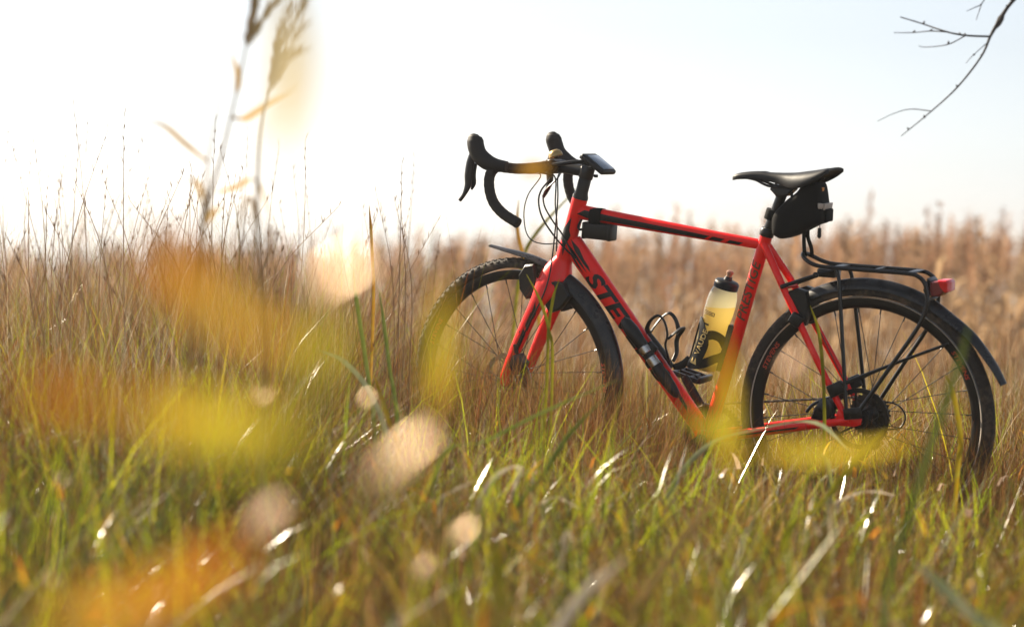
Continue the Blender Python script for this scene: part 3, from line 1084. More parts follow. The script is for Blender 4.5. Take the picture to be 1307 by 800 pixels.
# ---- handlebar
bar_half = [(0.935, 0.026, 0.953), (0.938, 0.06, 0.951), (0.946, 0.10, 0.948), (0.958, 0.145, 0.946), (0.972, 0.176, 0.948), (0.992, 0.194, 0.949), (1.007, 0.200, 0.935), (1.012, 0.203, 0.912), (1.006, 0.205, 0.880), (0.990, 0.206, 0.850), (0.958, 0.207, 0.824), (0.912, 0.208, 0.803)]
bar_full = [(x, -y, z) for x, y, z in reversed(bar_half)] + [(0.930, 0, 0.953)] + bar_half
P = catmull(bar_full, 14)
rr = []
acc = 0
for i, p in enumerate(P):
    if i: acc += (p - P[i - 1]).length
    base = 0.0145 if abs(p.y) > 0.05 else 0.0158
    rr.append(base + 0.0009 * ((acc / 0.016) % 1.0) - 0.0005)
g = G()
g.add(tube(P, rr, 18), st)
for e, q in ((P[0], P[1]), (P[-1], P[-2])):
    dd = (e - q).normalized()
    g.add(lathe([(0.0142, -0.002), (0.0150, 0.0), (0.0140, 0.004), (0.006, 0.006), (0, 0.006)], e, dd, 18), st)
hb = g.build('handlebar', M['tape'], bike)
for s in (1, -1):
    dz = 0.004 if s > 0 else 0.012
    hp = [(0.962, 0.193, 0.951), (0.992, 0.199, 0.954), (1.020, 0.203, 0.960 + dz * .3), (1.046, 0.203, 0.976 + dz * .6), (1.059, 0.202, 0.995 + dz), (1.064, 0.200, 1.012 + dz), (1.065, 0.199, 1.025 + dz), (1.064, 0.198, 1.032 + dz)]
    g = G()
    g.add(tube([(x, y * s, z) for x, y, z in hp], [0.0152, 0.0180, 0.0225, 0.0235, 0.0245, 0.0245, 0.0190, 0.006], 20, 5, side=Yax, r2=[0.0152, 0.0165, 0.018, 0.019, 0.020, 0.020, 0.016, 0.006]), st)
    hood = g.build('brake_hood', M['hood'], bike, sharp=80)
    g = G()
    lp = [(1.066, 0.203, 0.985), (1.074, 0.206, 0.955), (1.077, 0.208, 0.922), (1.077, 0.209, 0.895), (1.087, 0.211, 0.869), (1.100, 0.213, 0.851)]
    g.add(tube([(x, y * s, z + dz * .3) for x, y, z in lp], [0.011, 0.0125, 0.0130, 0.0110, 0.0060, 0.0052], 12, 5, side=Yax, r2=[0.009, 0.008, 0.0065, 0.005, 0.0045, 0.0045]), st)
    lp = [(1.064, 0.198, 0.955), (1.071, 0.196, 0.925), (1.069, 0.195, 0.900), (1.074, 0.195, 0.882)]
    g.add(tube([(x, y * s, z + dz * .3) for x, y, z in lp], [0.008, 0.0105, 0.0095, 0.003], 10, 4, side=Yax, r2=[0.004, 0.0035, 0.003, 0.002]), st)
    g.build('brake_lever', M['metal'], hood, sharp=60)

# bell on the far side of the bar
g = G()
bc = Vector((0.962, -0.050, 0.985))
g.add(lathe([(0.0, 0.013), (0.008, 0.0125), (0.015, 0.009), (0.0195, 0.002), (0.0205, -0.006), (0.019, -0.008), (0.0, -0.008)], bc, (0.35, 0.1, 0.93), 24), st)
bell = g.build('bell', M['brass'], bike)
g = G()
g.add(lathe([(0.0165, -0.006), (0.0185, -0.005), (0.0185, 0.005), (0.0165, 0.006)], (0.937, -0.050, 0.952), (0, 1, 0), 20, ), st)
g.add(tube([(0.942, -0.05, 0.962), bc - Vector((0, 0, 0.006))], 0.006, 8), st)
g.build('bell_bracket', M['plastic'], bell)

# cables
cables = [
    ([(0.985, 0.185, 0.938), (0.958, 0.10, 0.933), (0.950, 0.040, 0.927), (0.993, 0.032, 0.873), (1.007, 0.03, 0.823), (0.998, 0.03, 0.769), (0.974, 0.03, 0.744), (0.935, 0.03, 0.738), (0.895, 0.026, 0.742)], 0.0017),
    ([(0.945, 0.06, 0.936), (0.920, 0.034, 0.926), (0.952, 0.03, 0.887), (0.960, 0.03, 0.854), (0.946, 0.03, 0.811), (0.906, 0.032, 0.765), (0.862, 0.031, 0.726), (0.835, 0.022, 0.704)], 0.0026),
    ([(0.940, -0.05, 0.936), (0.916, 0.010, 0.918), (0.948, 0.02, 0.881), (0.947, 0.02, 0.844), (0.915, 0.024, 0.803), (0.878, 0.030, 0.768), (0.845, 0.026, 0.716)], 0.0024),
    ([(0.940, 0.05, 0.936), (0.908, 0.032, 0.924), (0.905, 0.03, 0.85), (0.895, 0.032, 0.79), (0.892, 0.035, 0.72)], 0.0022),
    ([(0.942, -0.06, 0.936), (0.900, 0.030, 0.925), (0.890, 0.042, 0.863), (0.893, 0.046, 0.766), (0.898, 0.054, 0.664), (0.912, 0.062, 0.600), (0.945, 0.066, 0.53), (0.985, 0.066, 0.45), (0.995, 0.063, 0.40)], 0.0022),
]
for pts, r_ in cables:
    g = G()
    g.add(tube(pts, r_, 7, 8), st)
    g.build('cable', M['black'], bike)


# ---- wheels
def make_wheel(front):
    w = G()
    w.add(lathe([(0.3115, -0.0125), (0.3055, -0.0128), (0.296, -0.0115), (0.288, -0.0075), (0.2845, -0.003), (0.2845, 0.003), (0.288, 0.0075), (0.296, 0.0115), (0.3055, 0.0128), (0.3115, 0.0125)], (0, 0, 0), (0, 1, 0), 96, closed=True))
    wheel = w.build('wheel', M['carbon'], bike, sharp=40)
    T = Matrix.Translation(Vector((1.03, 0, WR))) if front else Matrix.Translation(Vector((0, 0, WR)))
    wheel.matrix_local = (STEER @ T) if front else T
    # tyre with knobs
    t = G()
    prof = []
    for i in range(15):
        a = R(-118 + 236 * i / 14)
        prof.append((0.3262 + 0.0183 * math.cos(a), 0.0190 * math.sin(a)))
    t.add(lathe(prof, (0, 0, 0), (0, 1, 0), 120, closed=True))
    nk = 92 if front else 110
    for k in range(nk):
        for row in (-2, -1, 0, 1, 2):
            a = 2 * math.pi * (k + (0.5 if row % 2 else 0)) / nk
            ph = R(row * 26)
            rad = 0.3262 + 0.0183 * math.cos(ph)
            y = 0.0190 * math.sin(ph)
            c = Vector((math.cos(a) * rad, y, math.sin(a) * rad))
            n = Vector((math.cos(a) * math.cos(ph), math.sin(ph), math.sin(a) * math.cos(ph)))
            tg = Vector((-math.sin(a), 0, math.cos(a)))
            b = n.cross(tg)
            hk = 0.0022 if front else 0.0010
            hw, hl = 0.0032, 0.0055 if front else 0.006
            v = []
            for q, sc in ((-0.001, 1), (hk, 0.8)):
                for i, j in ((-1, -1), (1, -1), (1, 1), (-1, 1)):
                    v.append(c + n * q + tg * hl * i * sc * 0.9 + b * hw * j * sc)
            t.add((v, [(4, 5, 6, 7), (0, 1, 5, 4), (1, 2, 6, 5), (2, 3, 7, 6), (3, 0, 4, 7)]))
    t.build('tyre', M['rubber'], wheel, sharp=50)
    if not front:
        for s in (1, -1):
            q = G()
            q.add(lathe([(0.3118, 0.0152 * s), (0.3126, 0.0164 * s), (0.3146, 0.0174 * s), (0.3140, 0.0160 * s)], (0, 0, 0), (0, 1, 0), 96, closed=True))
            q.build('reflective_ring', M['ring'], wheel)
    # rim lettering : short slanted strokes and letters on the side of the rim
    for s in (1, -1):
        for a0 in ((R(15), R(165), R(262)) if front else (R(20), R(140), R(255))):
            q = G()
            bm, wd_, hh = text_bm('STEVENS', 0.016, 0.2, 0.0002, 1.3)
            def fr(x, y, a0=a0):
                rad = 0.2985 + y
                a = a0 + x / 0.2985 * s
                yy = float(np.interp(rad, [0.288, 0.296, 0.3055, 0.3115], [0.0075, 0.0115, 0.0128, 0.0125])) + 0.0008
                return Vector((math.cos(a) * rad, yy * s, math.sin(a) * rad))
            q.add(wrap(bm, fr, 0.004, 0.01))
            q.build('lettering', M['rimred'], wheel)
    # hub
    h = G()
    wf = 0.050 if front else 0.060
    h.add(lathe([(0.008, -wf), (0.011, -wf + 0.004), (0.011, -0.036), (0.026, -0.034), (0.026, -0.030), (0.013, -0.024), (0.012, 0.024), (0.026, 0.030), (0.026, 0.034), (0.016, 0.036), (0.013, wf - 0.004), (0.008, wf)], (0, 0, 0), (0, 1, 0), 32))
    h.build('hub', M['metal'], wheel)
    # brake disc on the left
    d = G()
    yo = 0.045
    rr_ = 0.080
    d.add(lathe([(rr_ - 0.013, yo - 0.0009), (rr_, yo - 0.0009), (rr_, yo + 0.0009), (rr_ - 0.013, yo + 0.0009)], (0, 0, 0), (0, 1, 0), 72, closed=True))
    d.add(lathe([(0.016, yo - 0.002), (0.026, yo - 0.002), (0.026, yo + 0.002), (0.016, yo + 0.002)], (0, 0, 0), (0, 1, 0), 36, closed=True))
    for k in range(6):
        a = 2 * math.pi * k / 6
        b2 = a + 0.35
        d.add(tube([(0.024 * math.cos(a), yo, 0.024 * math.sin(a)), (0.070 * math.cos(b2), yo, 0.070 * math.sin(b2))], 0.0035, 6, side=Yax, r2=0.0009))
    d.build('brake_disc', M['steel'] if front else M['metal'], wheel)
    # spokes: one mesh for each side, shared
    sp = {}
    for s in (1, -1):
        for cross in (1, -1):
            q = G()
            a1 = cross * R(62)
            q.add(tube([(0.024 * math.cos(a1), 0.032 * s, 0.024 * math.sin(a1)), (0.2865, 0.004 * s, 0)], 0.00115, 5))
            q.add(tube([(0.272, 0.0055 * s, 0), (0.2868, 0.004 * s, 0)], 0.0021, 6))
            sp[(s, cross)] = q.mesh('spoke')
    ns = 28
    for k in range(ns):
        s = 1 if k % 2 else -1
        cross = 1 if (k // 2) % 2 else -1
        o = link('spoke', sp[(s, cross)], M['spoke'], wheel)
        o.rotation_euler = (0, -2 * math.pi * (k + (0.5 if not front else 0.2)) / ns, 0)
    if not front:
        c = G()
        for i in range(9):
            rad = 0.056 - 0.0042 * i
            nt_ = int(rad * 2 * math.pi / 0.0127)
            yb = -0.0375 - 0.0039 * i
            ring = []
            for k in range(nt_ * 4):
                a = 2 * math.pi * k / (nt_ * 4)
                ring.append((rad + (0.0022 if k % 4 in (1, 2) else -0.002), a))
            v, f = [], []
            m = len(ring)
            for yy in (yb, yb - 0.0017):
                for rd, a in ring: v.append(Vector((rd * math.cos(a), yy, rd * math.sin(a))))
                for rd, a in ring: v.append(Vector(((rad - 0.013) * math.cos(a), yy, (rad - 0.013) * math.sin(a))))
            for k in range(m):
                k2 = (k + 1) % m
                f += [(k, k2, m + k2, m + k), (2 * m + k, 3 * m + k, 3 * m + k2, 2 * m + k2), (k, 2 * m + k, 2 * m + k2, k2), (m + k, m + k2, 3 * m + k2, 3 * m + k)]
            c.add((v, f))
            for k in range(5):
                a = 2 * math.pi * k / 5 + i * 0.1
                c.add(tube([((rad - 0.012) * math.cos(a), yb - 0.0008, (rad - 0.012) * math.sin(a)), (0.014 * math.cos(a), yb - 0.0008, 0.014 * math.sin(a))], 0.004, 6, side=Yax, r2=0.0009))
        c.add(lathe([(0.017, -0.036), (0.017, -0.073)], (0, 0, 0), (0, 1, 0), 24))
        c.build('cassette', M['chain'], wheel, smooth=False)
    return wheel


make_wheel(True)
make_wheel(False)


# ---- mudguards
def mudguard(path, hw, depth, name, xf=None, thick=0.0022):
    """curved shell swept along a path in the wheel plane; hw = list of half widths"""
    P = catmull([(x, 0, z) for x, z in path], 6)
    n = len(P)
    H = interp(hw, n)
    D = interp(depth, n)
    v, f = [], []
    m = 11
    for i in range(n):
        t = (P[min(i + 1, n - 1)] - P[max(i - 1, 0)]).normalized()
        nrm = Vector((0, 1, 0)).cross(t)
        for lay in (0, 1):
            for k in range(m):
                a = -1 + 2 * k / (m - 1)
                y = H[i] * a
                dz = D[i] * (1 - a * a)
                v.append(P[i] + Vector((0, y, 0)) + nrm * (dz - D[i] - lay * thick))
    W2 = 2 * m
    for i in range(n - 1):
        for k in range(m - 1):
            a = i * W2 + k
            f.append((a, a + 1, a + W2 + 1, a + W2))
            a += m
            f.append((a, a + W2, a + W2 + 1, a + 1))
        for k in (0, m - 1):
            a = i * W2 + k
            f.append((a, a + W2, a + W2 + m, a + m))
    for i in (0, n - 1):
        for k in range(m - 1):
            a = i * W2 + k
            f.append((a, a + m, a + m + 1, a + 1))
    g = G()
    g.add((v, f), xf)
    return g


def arc(cx, cz, r0, r1, a0, a1, n):
    return [(cx + (r0 + (r1 - r0) * i / (n - 1)) * math.cos(R(a0 + (a1 - a0) * i / (n - 1))), cz + (r0 + (r1 - r0) * i / (n - 1)) * math.sin(R(a0 + (a1 - a0) * i / (n - 1)))) for i in range(n)]


# rear: starts above the bottom bracket, over the wheel, tail leaves the tyre
path = arc(0, WR, 0.360, 0.363, 54, 84, 5) + arc(0, WR, 0.363, 0.362, 92, 128, 5) + [(-0.284, 0.584), (-0.338, 0.518), (-0.369, 0.466)]
rg = mudguard([(x, z) for x, z in path], [0.025, 0.026, 0.026, 0.026, 0.025, 0.02], [0.024, 0.025, 0.026, 0.025, 0.018, 0.010], 'r')
rear_guard = rg.build('mudguard', M['fender'], bike, sharp=45)
g = G()
g.add(prism([(0.215, 0.660), (0.185, 0.672), (0.160, 0.665), (0.150, 0.610), (0.158, 0.575), (0.185, 0.570), (0.205, 0.600)], [(-0.046, 0.9), (-0.042, 1), (-0.024, 1), (-0.022, 0.95)]))
g.add(prism([(0.215, 0.660), (0.185, 0.672), (0.160, 0.665), (0.150, 0.610), (0.158, 0.575), (0.185, 0.570), (0.205, 0.600)], [(0.022, 0.95), (0.024, 1), (0.042, 1), (0.046, 0.9)]))
for s in (1, -1):
    g.add(box((0.180, 0.053 * s, 0.590), (0.034, 0.026, 0.032), Matrix.Rotation(R(-30), 4, 'Y'), 0.004))
    g.add(tube([(0.075, 0.066 * s, 0.408), (0.03, 0.070 * s, 0.440), (-0.03, 0.062 * s, 0.470), (-0.12, 0.046 * s, 0.512), (-0.222, 0.028 * s, 0.558)], [0.006, 0.006, 0.0042, 0.004, 0.004], 8, 3))
    g.add(box((0.058, 0.068 * s, 0.420), (0.044, 0.02, 0.034), Matrix.Rotation(R(28), 4, 'Y'), 0.004))
g.build('mudguard_stay', M['plastic'], rear_guard)
# front: two pieces clipped to the fork
path = [(1.133, 0.722), (1.088, 0.716), (1.045, 0.711), (1.000, 0.704), (0.955, 0.692), (0.915, 0.675)]
fg = mudguard(path, [0.012, 0.020, 0.024, 0.026, 0.027], [0.004, 0.006, 0.009, 0.010, 0.010], 'f', st)
front_guard = fg.build('mudguard', M['fender'], bike, sharp=45)
path = arc(1.03, WR, 0.354, 0.351, 108, 188, 12)
fg2 = mudguard(path, [0.028, 0.029, 0.029, 0.028, 0.025], [0.026, 0.030, 0.030, 0.030, 0.026], 'f', st)
fg2.build('rear_flap', M['fender'], front_guard, sharp=45)
g = G()
blk = [(1.012, 0.645), (0.992, 0.676), (0.965, 0.680), (0.955, 0.640), (0.957, 0.590), (0.985, 0.580), (1.008, 0.606)]
g.add(prism(blk, [(-0.040, 0.9), (-0.036, 1), (-0.020, 1), (-0.020, .95)]), st)
g.add(prism(blk, [(0.020, 0.95), (0.020, 1), (0.036, 1), (0.040, 0.9)]), st)
blk = [(0.905, 0.640), (0.862, 0.636), (0.840, 0.600), (0.872, 0.560), (0.905, 0.548), (0.925, 0.580)]
g.add(prism(blk, [(-0.045, 0.9), (-0.040, 1), (-0.024, 1), (-0.024, .95)]), st)
g.add(prism(blk, [(0.024, 0.95), (0.024, 1), (0.040, 1), (0.045, 0.9)]), st)
g.build('mudguard_clip', M['plastic'], front_guard)

# ---- brake calipers
g = G()
g.add(prism([(1.005, 0.425), (0.985, 0.43), (0.965, 0.405), (0.975, 0.375), (1.0, 0.365), (1.012, 0.39)], [(0.034, 0.85), (0.037, 1), (0.064, 1), (0.068, 0.8)]), st)
g.add(tube([(0.99, 0.066, 0.43), (0.995, 0.068, 0.455)], 0.006, 8), st)
g.build('brake_caliper', M['metal'], bike)
g = G()
g.add(prism([(0.125, 0.336), (0.118, 0.360), (0.098, 0.392), (0.080, 0.397), (0.068, 0.375), (0.070, 0.345), (0.09, 0.332)], [(0.036, 0.85), (0.039, 1), (0.066, 1), (0.070, 0.82)]))
g.add(lathe([(0.009, 0), (0.011, 0.002), (0.011, 0.008), (0.008, 0.010)], (0.096, 0.064, 0.366), (0, 1, 0), 16))
g.add(tube([(0.10, 0.055, 0.385), (0.125, 0.058, 0.37), (0.14, 0.060, 0.35)], 0.0045, 8, 3))
g.build('brake_caliper', M['metal'], bike)

# ---- drivetrain
g = G()
nt_ = 42
rad = nt_ * 0.0127 / (2 * math.pi)
v, f = [], []
ring = [(rad + (0.0028 if k % 4 in (1, 2) else -0.0035), 2 * math.pi * k / (nt_ * 4)) for k in range(nt_ * 4)]
m = len(ring)
for yy in (-0.0440, -0.0465):
    for rd, a in ring: v.append(BB + Vector((rd * math.cos(a), yy, rd * math.sin(a))))
    for rd, a in ring: v.append(BB + Vector(((rad - 0.018) * math.cos(a), yy, (rad - 0.018) * math.sin(a))))
for k in range(m):
    k2 = (k + 1) % m
    f += [(k, k2, m + k2, m + k), (2 * m + k, 3 * m + k, 3 * m + k2, 2 * m + k2), (k, 2 * m + k, 2 * m + k2, k2), (m + k, m + k2, 3 * m + k2, 3 * m + k)]
g.add((v, f))
for k in range(4):
    a = R(50) + k * math.pi / 2
    g.add(tube([BB + Vector((0.01 * math.cos(a), -0.050, 0.01 * math.sin(a))), BB + Vector((0.068 * math.cos(a), -0.049, 0.068 * math.sin(a)))], [0.013, 0.008], 10, side=Yax, r2=0.004))
g.add(lathe([(0.02, -0.040), (0.02, -0.056)], BB, (0, 1, 0), 24))
g.build('chainring', M['metal'], bike, smooth=False)
CA = Vector((0.60, 0, 0.80)).normalized()
for s in (1, -1):
    e = BB - CA * 0.172 if s > 0 else BB + CA * 0.172
    e = e + Vector((0, 0.082 * s, 0))
    b0 = BB + Vector((0, 0.062 * s, 0))
    g = G()
    g.add(tube([b0 - (e - b0).normalized() * 0.012, b0, b0.lerp(e, 0.5), e, e + (e - b0).normalized() * 0.012], [0.015, 0.018, 0.0135, 0.013, 0.008], 14, 4, side=Yax, r2=[0.006, 0.009, 0.007, 0.007, 0.005]))
    g.add(lathe([(0.013, 0.03), (0.013, 0.064)] if s > 0 else [(0.013, -0.03), (0.013, -0.064)], BB, (0, 1, 0), 20))
    crank = g.build('crank', M['metal'], bike)
    p = G()
    pc = e + Vector((0.008, 0.058 * s, 0.004))
    p.add(tube([e, e + Vector((0, 0.105 * s, 0))], 0.007, 10))
    for i, zz in ((1, 0.0), (-1, 0.0)):
        p.add(box(pc + Vector((0.040 * i, 0, 0.006 * i)), (0.012, 0.088, 0.018), Matrix.Rotation(R(-14), 4, 'Y'), 0.003))
    for yy in (-0.04, 0.0, 0.04):
        p.add(box(pc + Vector((0, yy, 0)), (0.078, 0.010, 0.014), Matrix.Rotation(R(-14), 4, 'Y'), 0.003))
    p.build('pedal', M['metal'], crank)
# chain: links along the loop
cr, sr = rad + 0.001, 0.046
rc, fc_ = Vector((0, 0, WR)), Vector((0.44, 0, 0.243))
loop = []
dv = fc_ - rc
base_a = math.atan2(dv.z, dv.x)
off_a = math.acos((cr - sr) / dv.length)
for i in range(26):
    a = base_a + off_a - (2 * off_a) * i / 25
    loop.append(Vector((fc_.x + cr * math.cos(a), -0.0452, fc_.z + cr * math.sin(a))))
jock1, jock2 = Vector((-0.008, -0.055, 0.268)), Vector((0.050, -0.050, 0.190))
loop.append(jock2 + Vector((0.01, 0, -0.02)))
loop.append(jock2 + Vector((-0.016, 0, -0.012)))
loop.append(jock1 + Vector((0.016, 0, -0.01)))
loop.append(jock1 + Vector((0.020, 0, 0.012)))
for i in range(16):
    a = R(-60) - (R(360) - off_a - base_a - R(60)) * i / 15
    loop.append(Vector((sr * math.cos(a), -0.050, WR + sr * math.sin(a))))
loop.append(loop[0])
pts = []
for a, b in zip(loop[:-1], loop[1:]):
    k = max(1, int((b - a).length / 0.0127))
    for j in range(k): pts.append(a.lerp(b, j / k))
g = G()
for i in range(len(pts)):
    a, b = pts[i], pts[(i + 1) % len(pts)]
    if (b - a).length < 1e-4: continue
    wv = 0.0036 if i % 2 else 0.0024
    g.add(tube([a - (b - a) * 0.15, a.lerp(b, 0.5), b + (b - a) * 0.15], [0.0042, 0.0026, 0.0042], 6, side=Yax, r2=wv))
g.build('chain', M['chain'], bike, smooth=False)
g = G()
for j in (jock1, jock2):
    g.add(lathe([(0.006, -0.004), (0.017, -0.003), (0.0195, -0.001), (0.0195, 0.001), (0.017, 0.003), (0.006, 0.004)], j, (0, 1, 0), 22))
for yy in (-0.007, 0.007):
    g.add(tube([jock1 + Vector((0, yy, 0)), jock2 + Vector((0, yy, 0))], 0.011, 10, side=Yax, r2=0.0012))
g.add(tube([(-0.002, -0.072, 0.325), (-0.018, -0.080, 0.300), (-0.012, -0.072, 0.275)], [0.012, 0.016, 0.013], 12, 4, side=Yax, r2=0.010))
g.build('derailleur', M['metal'], bike)
g = G()
g.add(tube([(0.06, -0.072, 0.348), (0.0, -0.078, 0.372), (-0.055, -0.082, 0.372), (-0.082, -0.084, 0.345), (-0.072, -0.084, 0.312), (-0.03, -0.08, 0.300)], 0.0024, 7, 7))
g.build('cable', M['black'], bike)

# ---- seat post and saddle
SPT = Vector((0.250, 0, 0.921))
g = G()
g.add(tube([ST0 + sd_ * 0.0, ST0.lerp(SPT, 0.5), SPT], [0.0137, 0.0137, 0.0137], 22, 2, side=Yax))
g.add(prism([(0.282, 0.924), (0.276, 0.936), (0.225, 0.938), (0.216, 0.926), (0.236, 0.908), (0.262, 0.905)], [(-0.020, 0.85), (-0.017, 1), (0.017, 1), (0.020, 0.85)]))
g.add(tube([(0.230, 0, 0.945), (0.226, 0, 0.905)], 0.004, 8))
g.add(tube([(0.272, 0, 0.945), (0.268, 0, 0.905)], 0.004, 8))
g.build('seat_post', M['black'], bike)
stn = [  # x, half width, z top, edge drop
    (0.394, 0.004, 0.951, 0.004), (0.389, 0.012, 0.956, 0.007), (0.374, 0.0185, 0.9625, 0.011), (0.345, 0.0215, 0.9675, 0.014), (0.310, 0.0225, 0.9700, 0.017), (0.275, 0.026, 0.9705, 0.021), (0.245, 0.034, 0.9715, 0.028), (0.215, 0.049, 0.9740, 0.036), (0.185, 0.062, 0.9790, 0.038), (0.155, 0.070, 0.9840, 0.032), (0.130, 0.071, 0.9880, 0.022), (0.113, 0.066, 0.9905, 0.012), (0.106, 0.056, 0.9900, 0.008)]
sm = catmull([(a, b, c) for a, b, c, d in stn], 4)
dr = interp([q[3] for q in stn], len(sm))
v, f = [], []
m = 17
for i, q in enumerate(sm):
    tailk = max(0.0, (0.150 - q.x) / 0.05)
    for lay in (0, 1):
        for k in range(m):
            a = -1 + 2 * k / (m - 1)
            y = q.y * math.sin(a * math.pi / 2) * (1.0 if lay == 0 else 0.97)
            crown = abs(a) ** 2.6
            z = q.z - dr[i] * crown - (0.004 * (1 - abs(a)) ** 2 if q.x < 0.3 else 0)
            x = q.x - 0.012 * tailk * (abs(a) ** 1.2) + 0.012 * tailk
            if lay == 1: z = min(z - 0.005, q.z - dr[i] * (0.55 + 0.45 * crown) - 0.004) if abs(a) < 0.98 else z - 0.006
            v.append(Vector((x, y, z)))
W2 = 2 * m
for i in range(len(sm) - 1):
    for k in range(m - 1):
        a = i * W2 + k
        f.append((a, a + W2, a + W2 + 1, a + 1))
        a += m
        f.append((a, a + 1, a + W2 + 1, a + W2))
    for k in (0, m - 1):
        a = i * W2 + k
        f.append((a, a + m, a + W2 + m, a + W2))
for i in (0, len(sm) - 1):
    for k in range(m - 1):
        a = i * W2 + k
        f.append((a, a + 1, a + m + 1, a + m))
g = G()
g.add((v, f))
saddle = g.build('saddle', M['saddle'], bike, sharp=70)
g = G()
for s in (1, -1):
    g.add(tube([(0.350, 0.006 * s, 0.950), (0.322, 0.014 * s, 0.946), (0.296, 0.021 * s, 0.9365), (0.275, 0.0215 * s, 0.932), (0.225, 0.0215 * s, 0.932), (0.190, 0.026 * s, 0.938), (0.150, 0.034 * s, 0.958)], 0.0036, 10, 5))
g.build('saddle_rail', M['metal'], saddle)

# ---- rear rack
g = G()
for s in (1, -1):
    g.add(tube([(0.188, 0.0, 0.760), (0.182, 0.020 * s, 0.757), (0.168, 0.036 * s, 0.748), (0.145, 0.044 * s, 0.738), (0.110, 0.046 * s, 0.733), (0.0, 0.046 * s, 0.732), (-0.112, 0.046 * s, 0.731), (-0.142, 0.046 * s, 0.724), (-0.158, 0.046 * s, 0.708), (-0.166, 0.047 * s, 0.678), (-0.164, 0.050 * s, 0.645), (-0.145, 0.054 * s, 0.592), (-0.07, 0.064 * s, 0.470), (-0.004, 0.076 * s, 0.362)], 0.0056, 12, 6))
    g.add(tube([(0.082, 0.046 * s, 0.731), (0.073, 0.049 * s, 0.715), (0.066, 0.053 * s, 0.680), (0.045, 0.066 * s, 0.52), (0.026, 0.077 * s, 0.372)], 0.0052, 12, 5))
    g.add(tube([(0.228, 0.050 * s, 0.672), (0.212, 0.048 * s, 0.679), (0.140, 0.034 * s, 0.708), (0.092, 0.020 * s, 0.722)], [0.0062, 0.0055, 0.0045, 0.0065], 10, 4))
    g.add(lathe([(0.0075, -0.006), (0.008, 0.004), (0.005, 0.007)], (0.138, 0.036 * s, 0.709), (0, s, 0), 12))
    g.add(box((0.008, 0.077 * s, 0.362), (0.05, 0.006, 0.03), Matrix.Rotation(R(10), 4, 'Y'), 0.003))
g.add(box((0.115, 0, 0.714), (0.05, 0.050, 0.022), None, 0.003))
g.add(tube([(-0.166, -0.047, 0.672), (-0.170, 0, 0.668), (-0.166, 0.047, 0.672)], 0.0045, 8, 4))
rack = g.build('rear_rack', M['black'], bike)
for xx, ww in ((0.082, 0.022), (-0.022, 0.009), (-0.118, 0.020)):
    g = G()
    g.add(box((xx, 0, 0.7335), (ww, 0.090, 0.004), None, 0.001))
    g.build('cross_plate', M['metal'], rack)
g = G()
g.add(prism([(-0.160, 0.722), (-0.150, 0.690), (-0.158, 0.672), (-0.166, 0.690), (-0.168, 0.715)], [(-0.034, .95), (-0.03, 1), (0.03, 1), (0.034, .95)]))
g.build('end_plate', M['metal'], rack)
g = G()
g.add(prism([(-0.164, 0.692), (-0.166, 0.712), (-0.190, 0.716), (-0.206, 0.716), (-0.206, 0.690), (-0.190, 0.676), (-0.170, 0.674)], [(-0.032, 0.85), (-0.027, 1), (0.027, 1), (0.032, 0.85)]))
tl = g.build('tail_light', M['tailwhite'], bike)
g = G()
g.add(prism([(-0.186, 0.7175), (-0.208, 0.7185), (-0.2145, 0.712), (-0.2145, 0.690), (-0.207, 0.686), (-0.193, 0.700)], [(-0.035, 0.85), (-0.030, 1), (0.030, 1), (0.035, 0.85)]))
g.build('lens', M['taillens'], tl)

# ---- empty bottle cage on the down tube
g = G()
dtd = (DT1 - DT0).normalized()
dup_ = Vector((0, 1, 0)).cross(dtd)
if dup_.z < 0: dup_ = -dup_
c0 = Vector((0.63, 0, 0.468))
def dtp(s, n, y=0): return c0 + dtd * s + dup_ * n + Vector((0, y, 0))
g.add(tube([dtp(-0.035, 0.034), dtp(0.03, 0.036), dtp(0.085, 0.034)], [0.005, 0.006, 0.005], 10, 3, side=Yax, r2=[0.008, 0.014, 0.009]))
for s in (1, -1):
    g.add(tube([dtp(-0.030, 0.036, 0.006 * s), dtp(-0.040, 0.050, 0.026 * s), dtp(-0.048, 0.078, 0.037 * s), dtp(-0.044, 0.102, 0.036 * s), dtp(-0.020, 0.106, 0.037 * s), dtp(0.012, 0.092, 0.038 * s), dtp(0.030, 0.070, 0.038 * s), dtp(0.055, 0.055, 0.030 * s), dtp(0.070, 0.040, 0.012 * s)], [0.007, 0.007, 0.006, 0.006, 0.006, 0.0075, 0.008, 0.007, 0.006], 10, 5, r2=0.0032))
g.add(tube([dtp(0.022, 0.085, 0.037), dtp(0.018, 0.112, 0.022), dtp(0.016, 0.122, 0), dtp(0.018, 0.112, -0.022), dtp(0.022, 0.085, -0.037)], [0.006, 0.007, 0.008, 0.007, 0.006], 10, 5, r2=0.003))
g.add(tube([dtp(0.085, 0.036, 0), dtp(0.096, 0.060, 0), dtp(0.092, 0.090, 0)], [0.008, 0.012, 0.008], 10, 4, side=Yax, r2=0.003))
g.build('bottle_cage', M['plastic'], bike)

